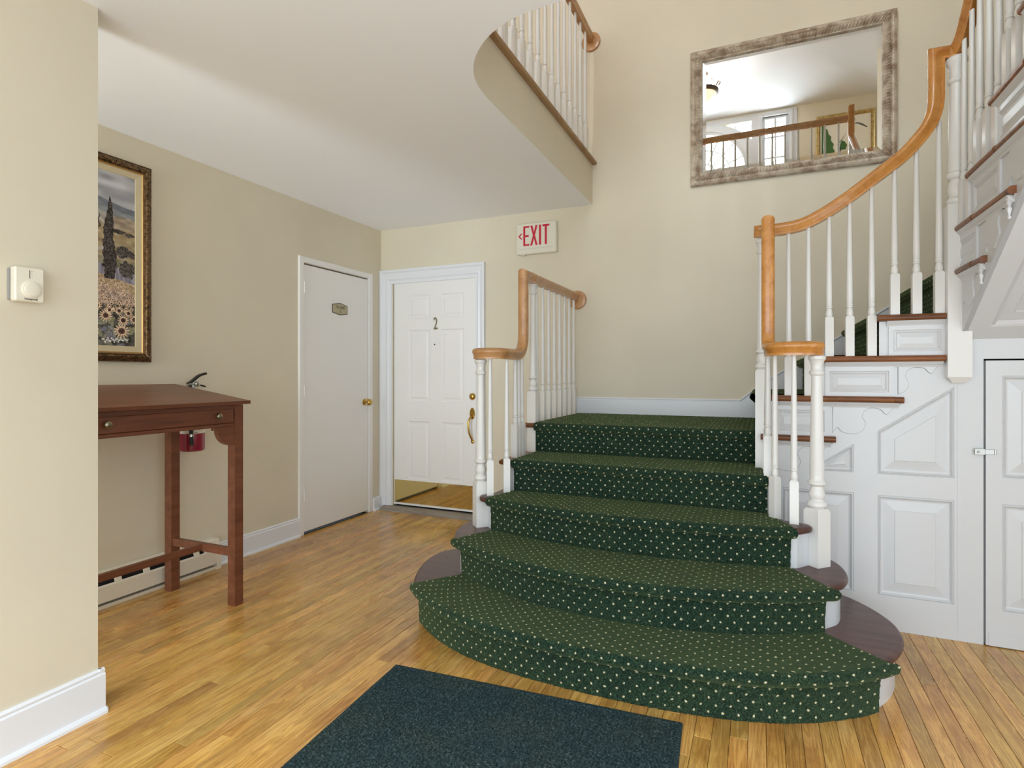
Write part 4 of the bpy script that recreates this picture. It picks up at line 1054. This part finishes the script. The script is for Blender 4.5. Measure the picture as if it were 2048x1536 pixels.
# printed canvas: fine grid with a painted colour attribute (flat print)
def paint_canvas():
    import numpy as np
    y0, y1 = PR[0]+0.086, PR[1]-0.086; z0, z1 = PR[2]+0.086, PR[3]-0.086
    W, Hh = 190, 400
    u = (np.arange(W)+0.5)/W; v = (np.arange(Hh)+0.5)/Hh; U, Vv = np.meshgrid(u, v)      # v up
    rs = np.random.RandomState(3)
    def noise(sx, sy, seed):
        r = np.random.RandomState(seed).rand(sy+2, sx+2); gx = U*sx; gy = Vv*sy; ix = gx.astype(int); iy = gy.astype(int); fx = gx-ix; fy = gy-iy
        fx = fx*fx*(3-2*fx); fy = fy*fy*(3-2*fy)
        return (r[iy,ix]*(1-fx)+r[iy,ix+1]*fx)*(1-fy)+(r[iy+1,ix]*(1-fx)+r[iy+1,ix+1]*fx)*fy
    C = np.zeros((Hh, W, 3))
    def put(mask, c, nz=None, amt=20):
        cc = np.array(c, float)[None,None,:]*np.ones_like(C)
        if nz is not None: cc = cc + (nz[...,None]-0.5)*2*amt
        C[mask] = cc[mask]
    n1 = noise(6, 30, 1); n2 = noise(40, 80, 2); n3 = noise(14, 60, 4)
    put(Vv > 0, (150,150,156), n1, 30)                                                 # sky
    hz = 0.800 + 0.02*np.sin(U*5) - 0.03*(U-0.5)
    put(Vv < hz+0.045, (92,98,112), n3, 10); put(Vv < hz+0.012, (112,118,124), n3, 16); put(Vv < hz-0.03, (140,134,120), n3, 18)
    put(Vv < 0.735+0.02*np.sin(U*9), (146,124,96), n3, 22); put(Vv < 0.70-0.02*U, (158,132,84), n3, 22); put(Vv < 0.61, (150,124,82), n3, 24); put(Vv < 0.53-0.03*U, (116,108,74), n3, 24)
    road = np.abs(np.hypot((U-0.52)*1.0, (Vv-0.635)*2.2)-0.20) < 0.018; put(road, (158,148,136), n2, 12)
    put((Vv < 0.475-0.06*(U-0.5)) & (Vv > 0.36), (122,116,132), noise(60, 20, 6), 24)   # lavender rows
    field = 0.425 - 0.11*(U-0.45); put(Vv < field, (168,134,92), noise(70, 120, 7), 36)
    put(Vv < field-0.06, (158,126,104), noise(70, 120, 8), 44)
    put(Vv < 0.24, (66,62,52), noise(30, 60, 9), 30)
    def cyp(cx, b, t, w_, c=(56,48,42)):
        k = np.clip((Vv-b)/(t-b), 0, 1); ww = w_*np.power(np.clip(1-k, 0, 1), 0.55)*(0.55+0.45*np.minimum(1, k*5+0.3))*(0.75+0.5*noise(3, 70, 11))
        msk = (np.abs(U-cx-0.01*np.sin(k*9)) < ww) & (Vv > b) & (Vv < t); put(msk, c, noise(90, 180, 12), 34)
    def bush(cx, cy, rx, ry, c=(70,62,54)):
        put(np.hypot((U-cx)/rx, (Vv-cy)/ry) < 0.75+0.5*noise(26, 70, 13), c, noise(90, 180, 14), 36)
    for cx, b, t in ((0.50,0.675,0.755),(0.535,0.675,0.745),(0.585,0.67,0.75),(0.40,0.67,0.74),(0.12,0.67,0.76)): cyp(cx, b, t, 0.012)
    for a_ in ((0.80,0.665,0.10,0.013),(0.93,0.655,0.06,0.012),(0.86,0.55,0.10,0.035),(0.97,0.54,0.05,0.02),(0.90,0.45,0.10,0.05),(0.75,0.545,0.06,0.015),(0.2,0.55,0.2,0.03)): bush(*a_)
    cyp(0.70, 0.385, 0.86, 0.085)
    def flower(cx, cy, r, petals=14):
        asp = (y1-y0)/(z1-z0); dx = (U-cx); dy = (Vv-cy)/asp; rr_ = np.hypot(dx, dy); an = np.arctan2(dy, dx)
        put(rr_ < r*(0.78+0.26*np.cos(an*petals+cx*50)), (206,166,122), noise(80, 160, 15), 34)
        put(rr_ < r*0.42, (84,46,34), noise(120, 240, 16), 30); put(rr_ < r*0.18, (50,28,24))
    for i in range(230):
        cy = 0.20 + 0.22*rs.rand(); cx = rs.rand(); r = 0.012 + 0.055*(0.42-cy)
        if cy < 0.425-0.11*(cx-0.45)-0.03:
            an = flower(cx, cy, r, 9)
    for i in range(90):
        cx, cy = rs.rand(), rs.rand()*0.15+0.0; a_ = rs.rand()*3
        dx = (U-cx); dy = (Vv-cy)*2.2; X_ = dx*math.cos(a_)+dy*math.sin(a_); Y_ = -dx*math.sin(a_)+dy*math.cos(a_)
        put((X_/0.055)**2+(Y_/0.022)**2 < 1, (88+rs.randint(40),)*2 + (76+rs.randint(40),), n2, 10)
    for cx, cy, r in ((0.05,0.18,0.06),(0.17,0.21,0.05),(0.30,0.17,0.06),(0.43,0.235,0.055),(0.56,0.225,0.06),(0.70,0.205,0.052),(0.81,0.205,0.052),(0.92,0.195,0.05),(0.50,0.175,0.062),(0.66,0.172,0.075),(0.86,0.152,0.068),(0.99,0.16,0.06),(0.48,0.088,0.105),(0.84,0.088,0.092),(0.12,0.09,0.10),(0.30,0.08,0.085)): flower(cx, cy, r)
    # signature scribble
    for i in range(70):
        t = i/69; sx = 0.62+0.30*t; sy = 0.030 + 0.008*math.sin(t*38)+0.006*math.sin(t*90+1)+0.008*t
        put((np.abs(U-sx) < 0.006) & (np.abs(Vv-sy) < 0.0022), (206,200,186))
    C = np.clip(C, 0, 255)/255.0; C = C*0.62 + 0.38*C.mean(axis=2, keepdims=True)
    C = np.clip(C*1.12 + 0.03*np.array([1.0,0.9,0.95]), 0, 1)
    lin = np.where(C <= 0.04045, C/12.92, ((C+0.055)/1.055)**2.4)
    xs = np.linspace(y0, y1, W+1); zs = np.linspace(z0, z1, Hh+1)
    base = rootloc(pw)
    vs = [(LX+0.009-base.x, float(a)-base.y, float(b)-base.z) for b in zs for a in xs]
    fs = [(j*(W+1)+i, j*(W+1)+i+1, (j+1)*(W+1)+i+1, (j+1)*(W+1)+i) for j in range(Hh) for i in range(W)]
    me = bpy.data.meshes.new('canvas'); me.from_pydata(vs, [], fs)
    ca = me.color_attributes.new('Col', 'FLOAT_COLOR', 'CORNER')
    arr = np.ones((W*Hh, 4, 4), dtype=np.float32); arr[:, :, :3] = lin.reshape(-1, 1, 3); ca.data.foreach_set('color', arr.ravel())
    mt = mat('print_colours', (1,1,1,1), 0.6, spec=0.2); n = N(mt); at = n.n('ShaderNodeVertexColor', layer_name='Col'); n.l(at.outputs['Color'], n.b.inputs['Base Color'])
    me.materials.append(mt); o = bpy.data.objects.new('canvas', me); COL.objects.link(o); o.parent = pw; o['label'] = 'print of cypress, hills and sunflowers'
paint_canvas()

# ================================================================ DRAFTING TABLE
tb = thing('drafting_table', 'tall cherry drafting table with sloping top and one drawer by the left wall', 'table', (-2.85, 1.7, 0))
TY0, TY1 = 1.02, 2.245
m = MB(); m.prism([(-3.155,1.170),(-2.545,1.083),(-2.543,1.101),(-3.155,1.188)], lambda u, v, d: (u, d, v), TY0, TY1); build('table_top', m, M['cherry'], tb)
def leg(x0, x1, y0, y1, zt, taper=True):
    m = MB(); m.add([(x0,y0,0),(x1,y0,0),(x1,y1,0),(x0,y1,0),(x0,y0,zt),(x1,y0,zt),(x1,y1,zt),(x0,y1,zt)], [(3,2,1,0),(4,5,6,7),(0,1,5,4),(1,2,6,5),(2,3,7,6),(3,0,4,7)])
    build('leg', m, M['cherry'], tb)
leg(-2.628,-2.574,2.170,2.222,1.080); leg(-3.140,-3.084,2.172,2.224,1.16); leg(-2.628,-2.574,1.05,1.10,1.080); leg(-3.140,-3.084,1.05,1.10,1.16)
bxo('apron', tb, M['cherry'], -2.615, -2.582, 1.10, 2.170, 1.052, 1.079)
bxo('apron', tb, M['cherry'], -2.615, -2.580, 1.10, 2.170, 0.966, 0.984, ch=0.002)
dr = bxo('drawer', tb, M['cherry'], -2.62, -2.577, 1.11, 2.166, 0.986, 1.060, ch=0.003)
for y_ in (1.515, 2.058):
    m = MB(); m.lathe([(0.006,0),(0.006,0.010),(0.012,0.015),(0.0165,0.022),(0.015,0.030),(0.008,0.034)], (-2.577, y_, 1.027), 16, axis='X'); build('knob', m, M['pewter'], dr)
bxo('side_apron', tb, M['cherry'], -3.09, -2.628, 2.180, 2.205, 0.97, 1.095); bxo('side_apron', tb, M['cherry'], -3.09, -2.628, 1.06, 1.085, 0.97, 1.095)
bxo('back_apron', tb, M['cherry'], -3.135, -3.11, 1.10, 2.172, 0.99, 1.165)
arc = [(2.170-0.0, 0.966), (2.170, 0.866)] + [(2.158-0.088*math.sin(a) , 0.866+0.085*(1-math.cos(a))) for a in [PI/2*i/10 for i in range(11)]] + [(2.052,0.951), (2.052,0.966)]
m = MB(); m.prism(arc, lambda u, v, d: (-2.578 - d, u, v), 0, 0.03); build('corner_bracket', m, M['cherry'], tb)
bxo('stretcher', tb, M['cherry'], -3.085, -2.626, 2.178, 2.202, 0.262, 0.305); bxo('stretcher', tb, M['cherry'], -3.085, -2.626, 1.064, 1.088, 0.262, 0.305)
bxo('stretcher', tb, M['cherry'], -2.862, -2.838, 1.088, 2.178, 0.266, 0.300)

# ================================================================ FIRE EXTINGUISHER on the wall
fx = thing('fire_extinguisher', 'red fire extinguisher hung on the wall behind the drafting table', 'extinguisher', (LX, 2.365, 0.95))
ex, ey = -3.168, 2.365
m = MB(); m.lathe([(0.055,0.778),(0.066,0.783),(0.069,0.795),(0.069,1.07),(0.060,1.10),(0.040,1.125),(0.022,1.14),(0.018,1.15)], (ex, ey, 0), 32); build('cylinder_body', m, M['red'], fx)
m = MB(); m.lathe([(0.0695,0.888),(0.0698,0.890),(0.0698,1.05),(0.0695,1.052)], (ex, ey, 0), 32); lb = build('paper_label', m, M['signwhite'], fx)
for k, (zz, s_) in enumerate(((0.912,'ABC  MP 5'), (0.896,'class'))):
    text('lettering', s_, 0.018 if k == 0 else 0.011, (ex+0.0702*math.cos(-0.35), ey+0.0702*math.sin(-0.35)+0.02*0, zz), (PI/2, 0, PI/2-0.35), M['black'], lb, 1.0)
m = MB(); m.lathe([(0.018,1.145),(0.020,1.15),(0.020,1.175),(0.014,1.18)], (ex, ey, 0), 16); m.box(ex-0.012, ex+0.012, ey-0.03, ey+0.03, 1.172, 1.190); build('valve', m, M['chrome'], fx)
m = MB(); m.sweep(spline([(ex,ey-0.03,1.186),(ex,ey+0.0,1.204),(ex,ey+0.045,1.236),(ex,ey+0.092,1.250)], 6), [(-0.011,-0.006),(0.011,-0.006),(0.011,0.006),(-0.011,0.006)], (1,0,0), smooth=False); build('lever', m, M['black'], fx)
m = MB(); m.sweep(spline([(ex,ey-0.02,1.176),(ex,ey+0.045,1.178),(ex,ey+0.085,1.168)], 6), [(-0.010,-0.004),(0.010,-0.004),(0.010,0.004),(-0.010,0.004)], (1,0,0), smooth=False); build('carry_handle', m, M['black'], fx)
m = MB(); m.lathe([(0.017,0),(0.017,0.008),(0.012,0.011)], (ex+0.014, ey+0.022, 1.186), 18, axis='X'); build('gauge', m, M['chrome'], fx)
m = MB(); m.sweep(spline([(ex+0.02,ey-0.028,1.175),(ex+0.06,ey-0.055,1.12),(ex+0.066,ey-0.058,1.0),(ex+0.058,ey-0.050,0.90),(ex+0.058,ey-0.048,0.82)], 6), [(0.011*math.cos(a), 0.011*math.sin(a)) for a in [2*PI*i/10 for i in range(10)]], (0,1,0)); build('hose', m, M['black'], fx)
m = MB(); m.lathe([(0.013,0.872),(0.013,0.886)], (ex+0.058, ey-0.050, 0), 12); build('hose_clip', m, M['chrome'], fx)
bxo('wall_bracket', fx, M['black'], LX+0.001, ex-0.05, ey-0.02, ey+0.02, 0.9, 1.16)

# ================================================================ BASEBOARD HEATER
ht = thing('baseboard_heater', 'cream electric baseboard heater along the left wall behind the table legs', 'heater', (LX, 1.6, 0))
HY0, HY1 = 0.4, 2.572
m = MB(); m.prism([(0.002,0.0),(0.060,0.0),(0.060,0.018),(0.020,0.018),(0.020,0.040),(0.002,0.040)], lambda u, v, d: (LX+u, d, v), HY0, HY1); build('base_plate', m, M['heater'], ht)
m = MB(); m.prism([(0.002,0.012),(0.008,0.012),(0.008,0.188),(0.002,0.190)], lambda u, v, d: (LX+u, d, v), HY0, HY1); build('back_plate', m, M['heater'], ht)
m = MB(); m.prism([(0.060,0.036),(0.070,0.036),(0.070,0.118),(0.064,0.126),(0.060,0.126)], lambda u, v, d: (LX+u, d, v), HY0, HY1); build('front_cover', m, M['heater'], ht)
m = MB(); m.prism([(0.004,0.186),(0.004,0.192),(0.040,0.190),(0.048,0.182),(0.046,0.178),(0.038,0.184)], lambda u, v, d: (LX+u, d, v), HY0, HY1); build('top_cover', m, M['heater'], ht)
m = MB(); m.prism([(0.018,0.040),(0.050,0.040),(0.050,0.135),(0.018,0.135)], lambda u, v, d: (LX+u, d, v), HY0, HY1-0.04); build('heating_fins', m, M['dark'], ht)
y_ = HY1 - 0.165
while y_ > HY0:
    m = MB(); m.prism([(0.044,0.182),(0.049,0.182),(0.068,0.124),(0.063,0.122)], lambda u, v, d: (LX+u, d, v), y_-0.018, y_+0.018); build('louvre_tab', m, M['heater'], ht)
    y_ -= 0.155
m = MB(); m.prism([(0.002,0.0),(0.073,0.0),(0.073,0.136),(0.050,0.192),(0.002,0.194)], lambda u, v, d: (LX+u, d, v), HY1-0.03, HY1); build('end_cap', m, M['heater'], ht)
m = MB(); m.prism([(0.044,0.184),(0.051,0.184),(0.072,0.122),(0.064,0.120)], lambda u, v, d: (LX+u, d, v), HY1-0.115, HY1-0.03); build('end_cover', m, M['heater'], ht)

# ================================================================ EXIT SIGN
ES = thing('exit_sign', 'cream box exit sign with red letters above the landing rail', 'sign', (-1.676, D, 2.36))
sx0, sx1, sz0, sz1 = -1.850, -1.503, 2.232, 2.486; sy = D - 0.045
bxo('sign_housing', ES, M['signwhite'], sx0, sx1, sy, D, sz0, sz1, ch=0.006)
fy = sy - 0.0012
def poly_part(name, pts, parent, mat_=M['exitred']):
    m = MB(); m.prism(pts, lambda u, v, d: (u, d, v), fy, sy+0.001); return build(name, m, mat_, parent)
zl, zh = 2.300, 2.462; t = 0.014
E_ = [(-1.788,zl),(-1.735,zl),(-1.735,zl+t),(-1.771,zl+t),(-1.771,zl+0.072),(-1.740,zl+0.072),(-1.740,zl+0.088),(-1.771,zl+0.088),(-1.771,zh-t),(-1.735,zh-t),(-1.735,zh),(-1.788,zh)]
zm = (zl+zh)/2
X_ = [(-1.727,zl),(-1.709,zl),(-1.694,zm-0.024),(-1.680,zl),(-1.662,zl),(-1.685,zm),(-1.663,zh),(-1.681,zh),(-1.694,zm+0.026),(-1.707,zh),(-1.725,zh),(-1.703,zm)]
I_ = [(-1.650,zl),(-1.632,zl),(-1.632,zh),(-1.650,zh)]
T_ = [(-1.600,zl),(-1.582,zl),(-1.582,zh-t-0.002),(-1.560,zh-t-0.002),(-1.560,zh),(-1.620,zh),(-1.620,zh-t-0.002),(-1.600,zh-t-0.002)]
for p in (E_, X_, I_, T_): poly_part('letter', p, ES)
poly_part('arrow', [(-1.834,zm),(-1.808,zm+0.024),(-1.796,zm+0.024),(-1.818,zm),(-1.796,zm-0.024),(-1.808,zm-0.024)], ES)
bxo('cover_seam', ES, M['greyplastic'], sx0+0.012, sx1-0.015, fy+0.0006, sy+0.001, 2.2745, 2.2758)
bxo('latch', ES, M['signwhite'], -1.815, -1.775, sy+0.004, sy+0.03, sz0-0.006, sz0+0.002)

# ================================================================ THERMOSTAT
th = thing('thermostat', 'cream dial thermostat on the foreground partition wall', 'thermostat', (-2.225, 1.065, 1.53))
bxo('wall_plate', th, M['greyplastic'], -2.225, -2.219, 1.012, 1.096, 1.484, 1.586, ch=0.001)
bxo('cover', th, M['cream'], -2.221, -2.192, 1.018, 1.100, 1.480, 1.592, ch=0.004)
m = MB(); m.lathe([(0.028,0.0),(0.028,0.004),(0.026,0.006),(0.022,0.0062),(0.021,0.010),(0.017,0.011)], (-2.192, 1.062, 1.520), 32, axis='X'); build('dial', m, M['cream'], th)
bxo('scale_slot', th, M['black'], -2.1925, -2.1915, 1.0575, 1.0590, 1.556, 1.583)
for zz in (1.560, 1.567, 1.574, 1.581): bxo('scale_mark', th, M['greyplastic'], -2.1922, -2.1917, 1.0630, 1.0655, zz-0.0006, zz+0.0006)
text('lettering', 'Honeywell', 0.0085, (-2.1917, 1.062, 1.4885), RL, M['ink'], th, 1.0, 0.0002, bold=0.0002)

# ================================================================ ENTRANCE MAT
mo = Vector((-1.423, 2.005)); ux = Vector((1.171, 0.073)).normalized(); uy = Vector((ux.y, -ux.x))
MW, ML = 1.173, 1.78
m = MB(); m.uv = []; nx_ = 400; vs = []
rowsb = [0.9*j/320 for j in range(321)] + [0.9 + 0.88*j/60 for j in range(1, 61)]
ny_ = len(rowsb) - 1
for j, b in enumerate(rowsb):
    for i in range(nx_+1):
        a = MW*i/nx_; p = mo + ux*a + uy*b
        e_ = min(a, MW-a, b, ML-b); ir = int(a/0.0135)
        nub = (math.sin(PI*a/0.0135)**2)*(0.35+0.65*math.sin(PI*b/0.0125 + (PI/2 if ir % 2 else 0))**2)
        z = (0.0045 + 0.0052*nub if e_ > 0.022 else 0.0085) + random.uniform(-0.0005, 0.0005)
        if e_ < 1e-6: z = 0.001
        vs.append((p.x, p.y, z)); m.uv.append([a, b])
m.add(vs, [(j*(nx_+1)+i, (j+1)*(nx_+1)+i, (j+1)*(nx_+1)+i+1, j*(nx_+1)+i+1) for j in range(ny_) for i in range(nx_)], 0, True)
om = build('entrance_mat', m, M['mat'], fixn=False); tag(om, 'dark green-grey ribbed entrance mat on the oak floor', 'mat')
om.data.flip_normals() if om.data.polygons[0].normal.z < 0 else None

# ================================================================ UPSTAIRS THINGS SEEN IN THE MIRROR
lp = thing('ceiling_lamp', 'bronze scroll ceiling lamp with lit alabaster bowl, seen in the mirror', 'lamp', (-0.68, 0.54, 5.35))
lx, ly, lz = -0.72, 0.54, 5.06
m = MB(); m.lathe([(0.004,-0.13),(0.06,-0.115),(0.12,-0.08),(0.16,-0.03),(0.175,0.01),(0.172,0.02)], (lx, ly, lz), 32); build('lamp_bowl', m, M['lampglass'], lp)
m = MB(); m.lathe([(0.175,0.0),(0.195,0.005),(0.20,0.02),(0.19,0.035),(0.20,0.05),(0.185,0.06),(0.12,0.062)], (lx, ly, lz), 32); build('rim', m, M['bronze'], lp)
for k in range(3):
    a = 2*PI*k/3 + 0.3; c, s_ = math.cos(a), math.sin(a)
    pts = spline([(lx+c*r_, ly+s_*r_, lz+z_) for r_, z_ in ((0.215,0.07),(0.235,0.10),(0.21,0.12),(0.185,0.08),(0.165,0.07),(0.14,0.12),(0.12,0.18),(0.07,0.20),(0.05,0.17),(0.065,0.15))], 5)
    m = MB(); m.sweep(pts, [(0.007*math.cos(b), 0.007*math.sin(b)) for b in [2*PI*i/8 for i in range(8)]], (s_,-c,0)); build('scroll_arm', m, M['bronze'], lp)
m = MB(); m.lathe([(0.012,0.06),(0.012,0.20),(0.03,0.21),(0.06,0.25),(0.07,0.285),(0.07,0.29)], (lx, ly, lz), 20); build('stem', m, M['bronze'], lp)
pl_ = bpy.data.lights.new('lamp_bulb', 'POINT'); pl_.energy = 90; pl_.color = (1.0, 0.96, 0.91); pl_.shadow_soft_size = 0.15
po = bpy.data.objects.new('lamp_bulb', pl_); COL.objects.link(po); po.location = (lx, ly, lz+0.02+0.08); po.parent = None
hp_ = thing('framed_drawing', 'gold-framed drawing of a white house and tree, seen in the mirror', 'picture', (1.14, FY, 4.7))
HP = lambda u, v, d: (u, FY + d, v)
HR = (0.765, 1.525, 4.44, 5.12)
prof = [(0,0.001,0),(0,0.03,0),(0.010,0.04,0),(0.02,0.034,0.5),(0.035,0.036,0.5),(0.045,0.02,0),(0.05,0.026,0),(0.055,0.012,0)]
ornate(HR, HP, prof, 0.02, 0.002, 0.05, M['gold'], 'picture_frame', hp_)
m = MB(); m.rings(inset(rect(HR), 0.055), HP, [(0,0.010)], cap=True); build('paper', m, mat('drawing_paper', srgb(232,228,214), 0.8), hp_)
grn = mat('painted_foliage', srgb(70,110,60), 0.8); gry = mat('drawn_grey', srgb(96,96,100), 0.8)
def flat(name, pts, mt, d=0.011):
    m = MB(); m.prism(pts, HP, 0.0105, d+0.001); build(name, m, mt, hp_)
tr = [(0.84,4.50),(1.00,4.50),(1.01,4.58),(0.985,4.63),(1.00,4.68),(0.96,4.74),(0.965,4.80),(0.93,4.84),(0.92,4.90),(0.885,4.94),(0.86,4.98),(0.84,5.0)]
flat('printed_tree', tr, grn); flat('printed_bush', [(1.08,4.58),(1.15,4.58),(1.17,4.64),(1.14,4.70),(1.10,4.72),(1.08,4.66)], grn)
flat('printed_roof', [(1.03,4.66),(1.08,4.71),(1.17,4.84),(1.10,4.72),(1.06,4.66)], gry); flat('printed_roof', [(1.22,4.95),(1.30,4.935),(1.42,4.86),(1.43,4.87),(1.36,4.93),(1.30,4.955)], gry)
for xx, zz in ((1.05,4.56),(1.26,4.62)): flat('printed_window', [(xx,zz),(xx+0.04,zz),(xx+0.04,zz+0.07),(xx,zz+0.07)], gry)
